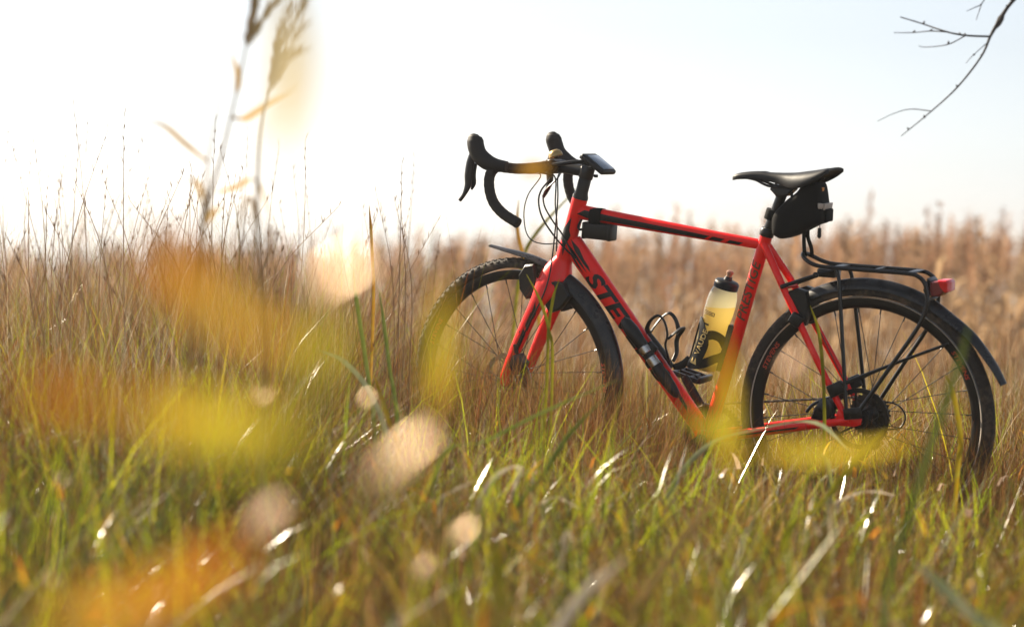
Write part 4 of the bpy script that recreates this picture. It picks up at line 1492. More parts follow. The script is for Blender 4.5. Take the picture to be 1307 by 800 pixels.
# ---- bottle cage on the seat tube, strips round the bottle
BA = Vector((0.4610, 0, 0.430))
BD = Vector((-0.250, 0, 0.968)).normalized()
BX = Vector((0, 1, 0)).cross(BD).normalized()
if BX.x < 0: BX = -BX
def cyl(h, phi, r):      # phi 0 = rider's left, 90 = forward
    a = R(phi)
    return BA + BD * h + (Vector((0, 1, 0)) * math.cos(a) + BX * math.sin(a)) * r
def strip(pts, wid, r0, r1):
    """band lying on a cylinder: pts = [(h, phi)], wid = half widths"""
    n0 = len(pts)
    P = catmull([(h, p / 100, 0) for h, p in pts], 5)
    H = interp(wid, len(P))
    v, f = [], []
    for i, q in enumerate(P):
        t = (P[min(i + 1, len(P) - 1)] - P[max(i - 1, 0)])
        t = Vector((t.x, t.y * 100 * math.pi / 180 * 0.04, 0)).normalized()
        nx, ny = -t.y, t.x
        for r_ in (r0, r1):
            for k in (-1, -0.33, 0.33, 1):
                hh = q.x + nx * H[i] * k
                pp = q.y * 100 + ny * H[i] * k / 0.04 * 180 / math.pi
                v.append(cyl(hh, pp, r_))
    for i in range(len(P) - 1):
        a = i * 8
        for k in range(3):
            f += [(a + k, a + k + 1, a + 8 + k + 1, a + 8 + k), (a + 4 + k, a + 12 + k, a + 13 + k, a + 5 + k)]
        f += [(a, a + 8, a + 12, a + 4), (a + 3, a + 7, a + 15, a + 11)]
    e = (len(P) - 1) * 8
    for a in (0, e):
        f += [(a, a + 1, a + 5, a + 4), (a + 1, a + 2, a + 6, a + 5), (a + 2, a + 3, a + 7, a + 6)]
    return v, f
g = G()
r0, r1 = 0.0402, 0.0438
for s in (1, -1):
    def mir(p):
        return p if s > 0 else Vector((p.x, -p.y, p.z))
    g.add(strip([(0.010, 86), (0.05, 84), (0.10, 78), (0.128, 66), (0.128, 44), (0.108, 24), (0.075, 8), (0.03, 18), (0.008, 40)], [0.005, 0.005, 0.006, 0.007, 0.008, 0.012, 0.017, 0.017, 0.012], r0, r1), mir)
    g.add(strip([(0.008, 92), (0.004, 60), (0.006, 30), (0.02, -10), (0.04, -50), (0.05, -88)], [0.006, 0.008, 0.010, 0.012, 0.012, 0.012], r0, r1), mir)
    g.add(strip([(0.09, 14), (0.105, -20), (0.10, -55), (0.08, -88)], [0.012, 0.012, 0.011, 0.012], r0, r1), mir)
g.add(prism([(0, 0), (0.018, 0), (0.018, 0.13), (0, 0.13)], [(-0.012, .95), (-0.01, 1), (0.01, 1), (0.012, .95)]), lambda p: BA + BD * (p.z + 0.01) - BX * (0.0405 + p.x) + Vector((0, p.y, 0)))
cage = g.build('bottle_cage', M['plastic'], bike, sharp=60)
bm, wl, hl = text_bm('VAUDE', 0.021, 0.0, 0.0004, 1.1)
g = G()
g.add(wrap(bm, lambda s, t: cyl(0.040 + s * 0.98, 14 + t / 0.044 * 57.3 - (s - 0.03) * 160, r1 + 0.0008), 0.004, 0.006))
for k in range(2):
    g.add(wrap(poly_bm([[(0.013, -0.010 + k * 0.011), (0.031, -0.003 + k * 0.011), (0.013, 0.003 + k * 0.011)]]), lambda s, t: cyl(s, 20 + t / 0.044 * 57.3, r1 + 0.0008), 0.004, 0.006))
g.build('lettering', M['letter'], cage)

# ------------------------------------------------------------------ things carried by the bicycle
# ---- drinking bottle
bt = thing_on_bike('drinking_bottle', 'pale yellow drinking bottle with black lid in the seat tube cage', 'bottle', BA)
def bl(p): return p - BA
mb = bpy.data.materials.new('bottle_plastic')
mb.use_nodes = True
nt = mb.node_tree
nt.nodes.remove(nt.nodes['Principled BSDF'])
geo = nt.nodes.new('ShaderNodeTexCoord')
sx_ = nt.nodes.new('ShaderNodeSeparateXYZ')
mrn = nt.nodes.new('ShaderNodeMapRange')
mrn.inputs['From Min'].default_value = 0.171
mrn.inputs['From Max'].default_value = 0.173
nt.links.new(geo.outputs['Object'], sx_.inputs[0])
nt.links.new(sx_.outputs['Z'], mrn.inputs['Value'])
mx = nt.nodes.new('ShaderNodeMix')
mx.data_type = 'RGBA'
mx.inputs['A'].default_value = (0.99, 0.80, 0.32, 1)
mx.inputs['B'].default_value = (0.99, 0.95, 0.74, 1)
nt.links.new(mrn.outputs['Result'], mx.inputs['Factor'])
tr = nt.nodes.new('ShaderNodeBsdfTranslucent')
df = nt.nodes.new('ShaderNodeBsdfDiffuse')
gl = nt.nodes.new('ShaderNodeBsdfGlossy')
gl.inputs['Roughness'].default_value = 0.25
mxs = nt.nodes.new('ShaderNodeMixShader')
mxs.inputs[0].default_value = 0.9
mxg = nt.nodes.new('ShaderNodeMixShader')
frn = nt.nodes.new('ShaderNodeFresnel')
frn.inputs['IOR'].default_value = 1.4
for nn in (tr, df): nt.links.new(mx.outputs['Result'], nn.inputs['Color'])
nt.links.new(df.outputs[0], mxs.inputs[1])
nt.links.new(tr.outputs[0], mxs.inputs[2])
nt.links.new(frn.outputs[0], mxg.inputs[0])
nt.links.new(mxs.outputs[0], mxg.inputs[1])
nt.links.new(gl.outputs[0], mxg.inputs[2])
nt.links.new(mxg.outputs[0], nt.nodes['Material Output'].inputs['Surface'])
g = G()
g.add(lathe([(0.0, 0.0), (0.030, 0.0), (0.0365, 0.004), (0.0388, 0.012), (0.0390, 0.110), (0.0380, 0.124), (0.0368, 0.134), (0.0385, 0.146), (0.0400, 0.160), (0.0402, 0.185), (0.0385, 0.205), (0.0350, 0.220), (0.0315, 0.228), (0.0300, 0.234)], (0, 0, 0), BD, 48))
g.build('body', mb, bt, sharp=60)
g = G()
ridge = []
for k in range(9): ridge += [(0.0330, 0.231 + k * 0.0016), (0.0336, 0.2318 + k * 0.0016)]
g.add(lathe([(0.0318, 0.2285), (0.0335, 0.229)] + ridge + [(0.0330, 0.246), (0.0300, 0.2495), (0.022, 0.252), (0.012, 0.253), (0.0105, 0.258), (0.0095, 0.262), (0.0, 0.262)], (0, 0, 0), BD, 40))
lid = g.build('lid', M['plastic'], bt, sharp=50)
g = G()
g.add(lathe([(0.0075, 0.262), (0.0075, 0.268), (0.0098, 0.271), (0.0098, 0.276), (0.006, 0.279), (0, 0.279)], (0, 0, 0), BD, 24))
g.build('nozzle', M['copper'], lid)
g = G()
def bc_(s, t): return bl(cyl(0.158 + t, 18 - s / 0.040 * 57.3, 0.0408))
fr_ = [(-0.018, -0.005), (0.018, -0.005), (0.018, 0.005), (-0.018, 0.005)]
for p in ([(-0.018, -0.005), (0.018, -0.005), (0.018, -0.003), (-0.018, -0.003)], [(-0.018, 0.003), (0.018, 0.003), (0.018, 0.005), (-0.018, 0.005)], [(-0.018, -0.003), (-0.016, -0.003), (-0.016, 0.003), (-0.018, 0.003)], [(0.016, -0.003), (0.018, -0.003), (0.018, 0.003), (0.016, 0.003)], [(-0.012, -0.0012), (0.013, -0.0012), (0.013, 0.0012), (-0.012, 0.0012)]):
    g.add(wrap(poly_bm([p]), bc_, 0.004, 0.004))
g.add(wrap(poly_bm([[(-0.012, -0.033), (0.010, -0.033), (0.010, -0.028), (-0.012, -0.028)]]), bc_, 0.004, 0.004))
g.build('emblem', M['olive'], bt)

# ---- saddle bag
sb = thing_on_bike('saddle_bag', 'black nylon wedge bag strapped under the saddle', 'saddle bag', Vector((0.20, 0, 0.80)))
def sl(p): return p - Vector((0.20, 0, 0.80))
out = [(0.257, 0.872), (0.230, 0.899), (0.203, 0.921), (0.189, 0.938), (0.168, 0.946), (0.148, 0.948), (0.139, 0.935), (0.131, 0.893), (0.126, 0.880), (0.124, 0.853), (0.134, 0.843), (0.150, 0.837), (0.172, 0.825), (0.204, 0.808), (0.236, 0.797), (0.256, 0.801), (0.267, 0.813), (0.268, 0.848)]
sub = catmull([(x, 0, z) for x, z in out] + [(out[0][0], 0, out[0][1])], 3)[:-1]
g = G()
g.add(prism([(p.x, p.z) for p in sub], [(-0.048, 0.60), (-0.046, 0.80), (-0.040, 0.93), (-0.028, 1.0), (0.0, 1.01), (0.028, 1.0), (0.040, 0.93), (0.046, 0.80), (0.048, 0.60)]), sl)
g.build('body', M['fabric'], sb, sharp=60)
g = G()
g.add(box((0.1265, 0, 0.887), (0.006, 0.062, 0.017), Matrix.Rotation(R(-8), 4, 'Y'), 0.001), sl)
g.add(box((0.138, 0.036, 0.890), (0.020, 0.012, 0.014), Matrix.Rotation(R(-8), 4, 'Y') @ Matrix.Rotation(R(-28), 4, 'Z'), 0.001), sl)
g.build('reflective_strip', M['grey'], sb)
g = G()
g.add(box((0.139, 0.010, 0.928), (0.005, 0.012, 0.016), Matrix.Rotation(R(-10), 4, 'Y'), 0.001), sl)
g.build('badge', M['orange'], sb)
g = G()
g.add(box((0.1235, 0, 0.864), (0.012, 0.050, 0.034), None, 0.004), sl)
g.build('light_loop', M['fabric'], sb)
g = G()
g.add(box((0.262, 0, 0.851), (0.030, 0.030, 0.022), Matrix.Rotation(R(-15), 4, 'Y'), 0.003), sl)
g.add(lathe([(0.0185, -0.014), (0.0195, -0.012), (0.0195, 0.012), (0.0185, 0.014)], ST0 + sd_ * 0.052, sd_, 20), sl)
g.build('post_strap', M['fabric'], sb)
for yy, x0, x1 in ((0.014, 0.184, 0.178), (-0.012, 0.182, 0.168)):
    g = G()
    g.add(tube([(x0, yy * 0.8, 0.822), (x0 - 0.001, yy, 0.800), (x1 + 0.003, yy, 0.775), (x1, yy, 0.752)], 0.0055, 8, 4, side=Yax, r2=0.0018), sl)
    g.build('strap', M['fabric'], sb)
g = G()
g.add(tube([(0.146, 0.0, 0.838), (0.145, 0.0, 0.828)], 0.0012, 6), sl)
g.add(prism([(0.150, 0.829), (0.151, 0.806), (0.146, 0.801), (0.141, 0.806), (0.142, 0.829)], [(-0.003, 0.9), (-0.002, 1), (0.002, 1), (0.003, 0.9)]), sl)
g.build('zip_pull', M['plastic'], sb)

# ---- handlebar computer
cb = Vector((0.79, 0, 0.962))
hc = empty('bike_computer')
hc.matrix_world = BM @ STEER @ Matrix.Translation(cb)
tag(hc, 'black bike computer with screen coloured as reflecting sky, mounted over the stem', 'bike computer')
rotc = Matrix.Rotation(R(-33), 4, 'Y')
g = G()
g.add(box((0, 0, 0.004), (0.086, 0.074, 0.015), rotc, 0.006, 3))
g.build('case', M['plastic'], hc)
g = G()
g.add(box(rotc @ Vector((-0.002, 0, 0.0125)) , (0.066, 0.056, 0.003), rotc, 0.001))
g.build('screen', M['screen'], hc)
g = G()
g.add(box(rotc @ Vector((0.034, 0, -0.010)), (0.05, 0.022, 0.012), rotc, 0.004))
g.add(tube([(0.034, 0.0, 0.008), (0.07, 0.018, 0.006), (0.135, 0.028, -0.006)], 0.006, 8, 4))
g.build('mount', M['plastic'], hc)

# ---- battery pack strapped under the top tube
bp_ = thing_on_bike('battery_box', 'small black battery box strapped under the top tube', 'battery box', Vector((0.782, 0, 0.782)))
g = G()
tt_rot = Matrix.Rotation(math.atan2(TT1.z - TT0.z, TT0.x - TT1.x) * -1 * -1, 4, 'Y')
tt_rot = Matrix.Rotation(R(-2), 4, 'Y')
g.add(box((0, 0, 0), (0.090, 0.046, 0.044), tt_rot, 0.006, 3))
for xx in (-0.038, 0.038):
    g.add(box(tt_rot @ Vector((xx, 0, 0)), (0.012, 0.049, 0.047), tt_rot, 0.004))
g.add(tube([(0.044, 0.008, 0.004), (0.056, 0.010, 0.002), (0.060, 0.010, 0.012), (0.052, 0.006, 0.03)], 0.0035, 8, 4))
g.build('case', M['plastic'], bp_)
g = G()
ring = []
for k in range(25):
    a = 2 * math.pi * k / 24
    yy, zz = math.sin(a), math.cos(a)
    sq = 0.028
    ring.append(Vector((0.006, 0.0235 * math.copysign(abs(yy) ** 0.7, yy), 0.037 + 0.0255 * math.copysign(abs(zz) ** 0.8, zz))))
g.add(tube(ring, 0.0016, 6, r2=0.018, side=(1, 0, 0), caps=False))
g.build('strap', M['fabric'], bp_)

# ---- hand pump clipped to the down tube
hp_c = Vector((0.610, 0.044, 0.468))
pm_ = thing_on_bike('hand_pump', 'black hand pump with steel collar clipped to the down tube', 'pump', hp_c)
g = G()
pd = dtd
g.add(lathe([(0.0, -0.112), (0.008, -0.110), (0.0165, -0.098), (0.020, -0.070), (0.0185, -0.045), (0.0165, -0.020), (0.0140, -0.016), (0.0140, 0.046), (0.0165, 0.050), (0.0172, 0.090), (0.0150, 0.125), (0.0105, 0.145), (0.004, 0.152), (0.0, 0.152)], (0, 0, 0), pd, 26))
g.add(box((0.0, -0.016, 0.0) , (0.03, 0.016, 0.05), Matrix.Rotation(R(-40), 4, 'Y'), 0.003))
g.build('body', M['plastic'], pm_, sharp=50)
for a, b in ((-0.016, 0.006), (0.020, 0.048)):
    g = G()
    g.add(lathe([(0.0138, a), (0.0152, a + 0.0015), (0.0152, b - 0.0015), (0.0138, b)], (0, 0, 0), pd, 26))
    g.build('collar', M['steel'], pm_)


# ------------------------------------------------------------------ single plants of the foreground and the bare tree
def at(px, py, d):
    """a point d metres ahead of the camera stand, read off the survey grid of the view"""
    k = 2832.0
    q = fwd + cright * ((px - 653.5) / k) - cup * ((py - 400) / k)
    return Vector((0, 0, CAM_H)) + q * d


def ribbon(pts, wid, side_hint=None, fold=0.25, n=5, cross=3):
    """a leaf blade: curved strip with a folded midrib and a pointed tip"""
    P = catmull(pts, n)
    m = len(P)
    H = interp(wid, m)
    v, f = [], []
    s = Vector(side_hint) if side_hint else Vector((1, 0.25, 0))
    for i, p in enumerate(P):
        t = (P[min(i + 1, m - 1)] - P[max(i - 1, 0)]).normalized()
        s2 = (s - t * s.dot(t))
        s2 = s2.normalized() if s2.length > 0.05 else t.orthogonal().normalized()
        nn = t.cross(s2)
        for k in (-1, 0, 1):
            v.append(p + s2 * H[i] * k + nn * (fold * H[i] * abs(k)))
    for i in range(m - 1):
        for k in range(2):
            a = i * 3 + k
            f.append((a, a + 1, a + 4, a + 3))
    return v, f


def plantmat(name, c1, c2=None, trans=0.5, gloss=0.02, nscale=30):
    return leafy(name, trans, gloss, 0.3, attr=False, col=c1, tcol=c2, nscale=nscale)


GL_WARM = (0.85, 0.64, 0.46, 1)  # warm tint put into the gloss to colour the glints
PM = {
    'green': plantmat('blade_green', (0.12, 0.17, 0.03), (0.18, 0.22, 0.05)),
    'sage': plantmat('blade_sage', (0.20, 0.23, 0.13), (0.28, 0.29, 0.18)),
    'pale': plantmat('blade_bleached', (0.56, 0.47, 0.36), (0.42, 0.36, 0.27)),
    'brown': plantmat('blade_brown', (0.34, 0.22, 0.075), (0.42, 0.28, 0.11), trans=0.55),
    'orange': plantmat('leaf_orange', (0.46, 0.14, 0.012), (0.40, 0.19, 0.02)),
    'yellow': plantmat('leaf_yellow', (0.46, 0.29, 0.012), (0.40, 0.32, 0.03)),
    'amber': plantmat('leaf_amber', (0.46, 0.22, 0.02), (0.46, 0.29, 0.04)),
    'lime': plantmat('leaf_yellow_green', (0.22, 0.21, 0.015), (0.30, 0.27, 0.02)),
    'pink': plantmat('leaf_dead_pale', (0.74, 0.54, 0.42), (0.64, 0.45, 0.33), trans=0.6),
    'glint': leafy('leaf_dead_glint', 0.5, 1.0, 0.22, attr=False, col=(0.66, 0.46, 0.33), tcol=(0.55, 0.36, 0.25), nscale=40),  # gloss raised so the leaf throws a blurred sun glint
    'twig': plantmat('green_twig', (0.10, 0.085, 0.03), (0.15, 0.11, 0.04), trans=0.1),
    'straw': plantmat('reed_straw_stem', (0.30, 0.21, 0.11), (0.22, 0.14, 0.07), trans=0.3),
    'beige': plantmat('leaf_beige', (0.46, 0.40, 0.27), (0.40, 0.34, 0.2), trans=0.5),
}

for nd in PM['glint'].node_tree.nodes:
    if nd.type == 'BSDF_GLOSSY': nd.inputs['Color'].default_value = GL_WARM
# ---- broad single blades
BL = [
    ('green', 5.2, 0.0055, [(478, 560), (468, 470), (455, 385), (451, 345)], 'upright broad green grass blade left of the front wheel'),
    ('green', 5.25, 0.005, [(507, 545), (497, 470), (490, 415), (484, 372)], 'shorter upright green blade just ahead of the front tyre'),
    ('sage', 5.1, 0.006, [(495, 575), (474, 505), (440, 462), (408, 447)], 'grey-green blade arching away from the front tyre'),
    ('yellow', 5.15, 0.006, [(508, 580), (497, 540), (486, 505), (478, 480)], 'short yellowing blade at the foot of the upright green pair'),
    ('green', 4.6, 0.0055, [(560, 590), (620, 562), (700, 522), (790, 484)], 'long green blade lying across in front of the front wheel'),
    ('green', 4.5, 0.0055, [(655, 660), (690, 610), (725, 556), (772, 506)], 'green blade slanting up below the down tube'),
    ('pale', 4.45, 0.007, [(600, 690), (612, 640), (636, 604), (664, 596), (650, 640)], 'bleached blade bent over like a hook below the front wheel'),
    ('pale', 4.5, 0.006, [(560, 650), (580, 625), (610, 612)], 'short bleached blade leaning left of the hooked blade'),
    ('pale', 4.6, 0.007, [(690, 660), (694, 640), (712, 634), (742, 650)], 'white curled blade tip shining below the cranks'),
    ('pale', 4.2, 0.006, [(716, 730), (718, 700), (724, 678), (732, 690)], 'small upright white blade tip in the front grass'),
    ('pale', 4.7, 0.007, [(1060, 660), (1085, 632), (1115, 626), (1142, 632)], 'white shining blade lying flat below the rear wheel'),
    ('green', 3.4, 0.006, [(1130, 760), (1160, 660), (1190, 560), (1222, 470), (1238, 412)], 'tall dark green blade standing before the rear tyre'),
    ('lime', 4.3, 0.0065, [(1000, 690), (1050, 640), (1090, 590), (1130, 545)], 'yellow-green blade slanting up to the rear hub'),
    ('sage', 4.9, 0.007, [(850, 640), (900, 570), (970, 546), (1040, 538), (1085, 575)], 'grey-green blade arching under the chain stay'),
    ('sage', 4.8, 0.006, [(1055, 690), (1060, 640), (1056, 590), (1040, 575)], 'upright grey-green blade under the rear hub'),
    ('brown', 3.5, 0.008, [(800, 800), (840, 735), (885, 670), (918, 632)], 'thick brown blade leaning right in the front grass'),
    ('pale', 3.0, 0.010, [(690, 850), (720, 790), (755, 745), (800, 712)], 'broad bleached blade rising from the nearest grass'),
    ('orange', 3.3, 0.008, [(980, 830), (1000, 780), (1050, 770), (1118, 757)], 'orange dead blade lying in the nearest grass'),
    ('sage', 3.4, 0.009, [(1290, 830), (1240, 785), (1200, 745), (1165, 715)], 'blue-grey blade leaning left in the nearest grass'),
    ('lime', 3.4, 0.010, [(640, 810), (638, 760), (634, 715), (630, 690)], 'short bright green blade standing in the nearest grass'),
    ('amber', 5.7, 0.0045, [(476, 400), (475, 330), (473, 290), (471, 262)], 'amber reed tip standing upright left of the handlebar'),
    ('lime', 7.6, 0.007, [(655, 420), (668, 330), (690, 290), (745, 232)], 'green and tan reed leaf behind the head tube'),
    ('amber', 7.4, 0.007, [(690, 430), (668, 330), (660, 290), (662, 255)], 'tan reed leaf beside the green one behind the handlebar'),
    ('yellow', 5.2, 0.006, [(1222, 600), (1226, 560), (1216, 500), (1206, 478)], 'bright yellow blade against the rear tyre'),
    ('lime', 5.55, 0.004, [(705, 470), (700, 420), (690, 385), (672, 350)], 'light green blade tip across the fork crown'),
    ('lime', 5.55, 0.004, [(698, 480), (700, 420), (706, 380), (714, 356)], 'second light green blade tip crossing the fork'),
    ('lime', 5.6, 0.0045, [(1052, 560), (1050, 470), (1044, 420), (1034, 390)], 'green blade crossing the rear seat stays'),
]
for key, d, hw, pts, lab in BL:
    P = [at(x, y, d + 0.02 * i) for i, (x, y) in enumerate(pts)]
    b = Vector((P[0].x, P[0].y, float(gz(P[0].x, P[0].y)) - 0.01))
    if (P[0] - b).length > 0.03:
        b.x += (P[0].x - P[1].x) * 0.3
        P = [b] + P
    base = P[0].copy()
    g = G()
    n = len(P)
    g.add(ribbon([p - base for p in P], [hw * 0.55] + [hw] * (n - 2) + [hw * 0.15], side_hint=(1, -0.35, 0.2)))
    o = g.build('grass_blade', PM[key], None, sharp=80)
    o.location = base
    tag(o, lab, 'grass blade', 'broad single blades in the meadow')


# ---- leafy autumn saplings close to the camera
def leaf_mesh(L, W, curl, k):
    r = random.Random(k)
    g = G()
    pts = [(0, 0, 0), (L * 0.3, 0, curl * L * 0.25), (L * 0.65, 0, curl * L * 0.25), (L, 0, -curl * L * 0.1)]
    g.add(ribbon(pts, [W * 0.12, W * 0.8, W, W * 0.85, W * 0.5, W * 0.04], side_hint=(0, 1, 0), fold=0.06 if curl < 0.05 else r.uniform(0.1, 0.4)))
    g.add(tube([(-L * 0.22, 0, -0.004), (0, 0, 0), (L * 0.9, 0, curl * L * 0.03)], [0.0009, 0.0008, 0.0003], 4))
    return g.mesh('leaf')


def place_leaf(parent, base_loc, px, py, d, Lpx, ang, key, wr, k, tilt=0.0):
    """leaf seen centred on (px,py), its length along ang (degrees, image), face turned roughly to the viewer"""
    L = Lpx * d / 2832
    c = at(px, py, d)
    X = (cright * math.cos(R(ang)) + cup * math.sin(R(ang)) + fwd * tilt).normalized()
    N = -(fwd * 0.6 + sdir * 0.8) + cright * random.Random(k).uniform(-0.25, 0.25)
    if key == 'glint':
        N = (sdir - fwd).normalized()
        X = (X - N * X.dot(N)).normalized()
    N = (N - X * N.dot(X)).normalized()
    Y = N.cross(X)
    o = link('leaf', leaf_mesh(L, L * wr * 0.5, (0.04 if key == 'glint' else random.Random(k + 9).uniform(0.1, 0.5)), k), PM[key], parent)
    Mx = Matrix((X, Y, N)).transposed().to_4x4()
    Mx.translation = c - X * L * 0.5 - base_loc
    o.matrix_local = Mx
    return c - X * L * 0.72


def sapling(name, label, cat, stem_px, d, leaves, group=None, r0=0.0035, key='twig'):
    P = [at(x, y, dd) for x, y, dd in stem_px]
    base = Vector((P[0].x, P[0].y, float(gz(P[0].x, P[0].y))))
    root = empty(name, base)
    tag(root, label, cat, group)
    path = [Vector((0, 0, -0.01))] + [p - base for p in P]
    g = G()
    g.add(tube(path, [r0, r0 * 0.8, r0 * 0.45], 7, 5))
    g.build('stem', PM[key], root)
    line = catmull(path, 10)
    for i, (px, py, dd, Lpx, ang, ky, wr) in enumerate(leaves):
        q = place_leaf(root, base, px, py, dd, Lpx, ang, ky, wr, hash((px, py)) % 1000, tilt=random.Random(px).uniform(-0.3, 0.3)) - base
        near = min(line, key=lambda p: (p - q).length + max(0, p.z - q.z) * 2)
        g = G()
        mid = near.lerp(q, 0.5) + Vector((0, 0, 0.012))
        g.add(tube([near, mid, q], [r0 * 0.4, r0 * 0.3, r0 * 0.22], 5, 4))
        g.build('twig', PM[key], root)
    return root


sapling('autumn_sapling', 'yellow and orange leaved sapling close in front on a dark stem', 'sapling',
        [(392, 790, 1.02), (388, 640, 1.02), (385, 500, 1.02), (372, 420, 1.02), (352, 350, 1.02)], 1.0, [
    (262, 378, 1.02, 200, -36, 'amber', 0.34), (345, 425, 1.06, 120, -14, 'amber', 0.30),
    (268, 528, 1.04, 215, -4, 'yellow', 0.30), (372, 545, 1.08, 110, 58, 'lime', 0.36),
    (405, 440, 1.10, 130, 78, 'lime', 0.30), (300, 575, 1.0, 120, 16, 'lime', 0.28),
    (225, 345, 0.98, 110, -42, 'orange', 0.30)])
sapling('autumn_sapling', 'orange leaved sapling on a short stem left of the dark-stemmed one', 'sapling',
        [(60, 800, 0.98), (70, 660, 1.0), (95, 560, 1.0), (120, 490, 1.0)], 1.0, [
    (100, 502, 1.0, 190, -8, 'orange', 0.30), (215, 735, 1.08, 260, 25, 'orange', 0.30),
    (120, 775, 1.05, 130, 14, 'amber', 0.40), (175, 512, 1.0, 110, -12, 'amber', 0.30)])
sapling('autumn_sapling', 'slender stem with one yellow upright leaf before the front tyre', 'sapling',
        [(572, 790, 1.55), (568, 640, 1.58), (562, 520, 1.6)], 1.6, [
    (560, 435, 1.6, 185, 88, 'yellow', 0.15)], r0=0.0018)
sapling('autumn_sapling', 'slender stem with yellow leaves standing before the bottom bracket', 'sapling',
        [(938, 800, 1.95), (934, 680, 2.0), (928, 600, 2.0), (926, 540, 2.0)], 2.0, [
    (925, 515, 2.0, 200, 90, 'yellow', 0.14), (1065, 568, 1.9, 240, 2, 'yellow', 0.10), (906, 545, 2.1, 90, 150, 'lime', 0.25)], r0=0.0018)

# ---- dead leaves on straws, most turned to mirror the sun as glints
DEAD = [
    (428, 347, 1.2, 95, 2, 0.15, 'glint', 'straw with a large pale dead leaf above the dark-stemmed sapling'),
    (341, 655, 1.6, 58, 8, 0.8, 'glint', 'straw with a small round dead leaf glowing beside the dark-stemmed sapling'),
    (505, 585, 1.4, 115, 38, 0.15, 'glint', 'straw with a long pale dead leaf slanting below the front tyre'),
    (590, 678, 2.2, 32, 60, 0.6, 'glint', 'straw with a small dead leaf in the grass below the front wheel'),
    (540, 722, 2.4, 24, 50, 0.7, 'glint', 'straw with a tiny pale dead leaf low in the front grass'),
    (335, 502, 2.4, 18, 10, 0.8, 'glint', 'straw with a tiny glinting leaf behind the yellow leaves'),
    (80, 612, 2.8, 18, 10, 0.8, 'glint', 'straw with a tiny glinting leaf above the orange-leaved sapling'),
    (66, 740, 2.8, 16, 10, 0.8, 'glint', 'straw with a tiny glinting leaf below the orange leaves'),
    (468, 508, 2.6, 12, 60, 0.8, 'glint', 'straw with a small round dead leaf left of the front tyre'),
    (682, 214, 2.3, 34, 8, 0.5, 'amber', 'tall straw with a small amber leaf in front of the handlebar'),
    (1010, 460, 2.0, 30, 50, 0.5, 'pink', 'straw with a soft pale leaf in front of the rear spokes'),
]
for px, py, d, Lpx, ang, wr, ky, lab in DEAD:
    sapling('dead_stalk', lab, 'stalk', [(px + 14, 860 if d < 2 else 820, d), (px + 8, (py + 820) / 2, d), (px - Lpx * 0.3, py + 14, d)], d, [(px, py, d, Lpx, ang, ky, wr)], 'dead leaf stalks close in front', 0.0009, 'straw')


# ---- tall flowering reeds, out of focus, left
def tall_reed(label, stem, leaves, plume):
    P = [at(*q) for q in stem]
    base = Vector((P[0].x, P[0].y, float(gz(P[0].x, P[0].y))))
    root = empty('tall_reed', base)
    tag(root, label, 'reed', 'tall reeds before the sky')
    g = G()
    g.add(tube([Vector((0, 0, -0.01))] + [p - base for p in P], [0.0042, 0.0037, 0.0032, 0.0024, 0.0015], 7, 5))
    g.build('stem', PM['straw'], root)
    for pts, hw, ky in leaves:
        g = G()
        g.add(ribbon([at(*q) - base for q in pts], [hw * 0.5, hw, hw, hw * 0.6, hw * 0.1]))
        g.build('leaf', PM[ky], root, sharp=80)
    r = random.Random(len(label))
    for pts in plume:
        g = G()
        line = catmull([at(*q) - base for q in pts], 8)
        g.add(tube(line, [0.0014, 0.001, 0.0005], 5))
        for i in range(90):
            q = line[min(len(line) - 1, int(r.random() * len(line)))]
            a = r.uniform(0, 6.28)
            dd = ((line[-1] - line[0]).normalized() + Vector((math.cos(a), math.sin(a), r.uniform(-0.4, 0.4))) * 0.4).normalized()
            ln = r.uniform(0.012, 0.03)
            g.add(tube([q, q + dd * ln * 0.5, q + dd * ln], [0.0007, 0.0023, 0.0004], 4))
        g.build('plume', PM['brown'], root)
    return root


tall_reed('tall flowering reed with drooping plume reaching up out of the meadow',
          [(240, 470, 3.9), (262, 280, 3.9), (285, 190, 3.9), (308, 90, 3.9), (328, -20, 3.9)],
          [([(296, 150, 3.9), (312, 152, 3.9), (345, 130, 3.9), (384, 110, 3.9)], 0.0065, 'brown'),
           ([(276, 246, 3.9), (300, 240, 3.9), (326, 230, 3.9), (346, 282, 3.9)], 0.005, 'brown'),
           ([(302, 120, 3.9), (304, 95, 3.9), (294, 66, 3.9)], 0.006, 'brown'),
           ([(264, 206, 3.9), (235, 182, 3.9), (205, 158, 3.9), (160, 150, 3.9)], 0.005, 'brown')],
          [[(314, 60, 3.9), (322, 20, 3.9), (332, -30, 3.9)], [(313, 60, 3.9), (330, 30, 3.9), (350, 5, 3.9)], [(318, 30, 3.9), (326, -5, 3.9), (345, -30, 3.9)]])
tall_reed('thinner flowering reed beside the tall one with its plume bent over',
          [(338, 470, 3.9), (330, 330, 3.9), (328, 240, 3.9), (332, 160, 3.9), (346, 95, 3.9)],
          [([(330, 300, 3.9), (318, 250, 3.9), (300, 300, 3.9)], 0.004, 'straw')],
          [[(342, 100, 3.9), (352, 62, 3.9), (376, 30, 3.9), (392, 4, 3.9)], [(340, 105, 3.9), (356, 75, 3.9), (386, 38, 3.9)], [(338, 118, 3.9), (360, 82, 3.9), (384, 70, 3.9)], [(345, 90, 3.9), (352, 50, 3.9), (372, 10, 3.9)]])
tall_reed('dark stemmed reed with broken tip beside the tall flowering reeds',
          [(255, 470, 3.7), (258, 330, 3.7), (262, 250, 3.7), (268, 190, 3.7), (282, 120, 3.7)],
          [([(262, 262, 3.7), (250, 232, 3.7), (225, 226, 3.7)], 0.005, 'brown'), ([(260, 290, 3.7), (272, 270, 3.7), (285, 264, 3.7)], 0.005, 'brown')], [])
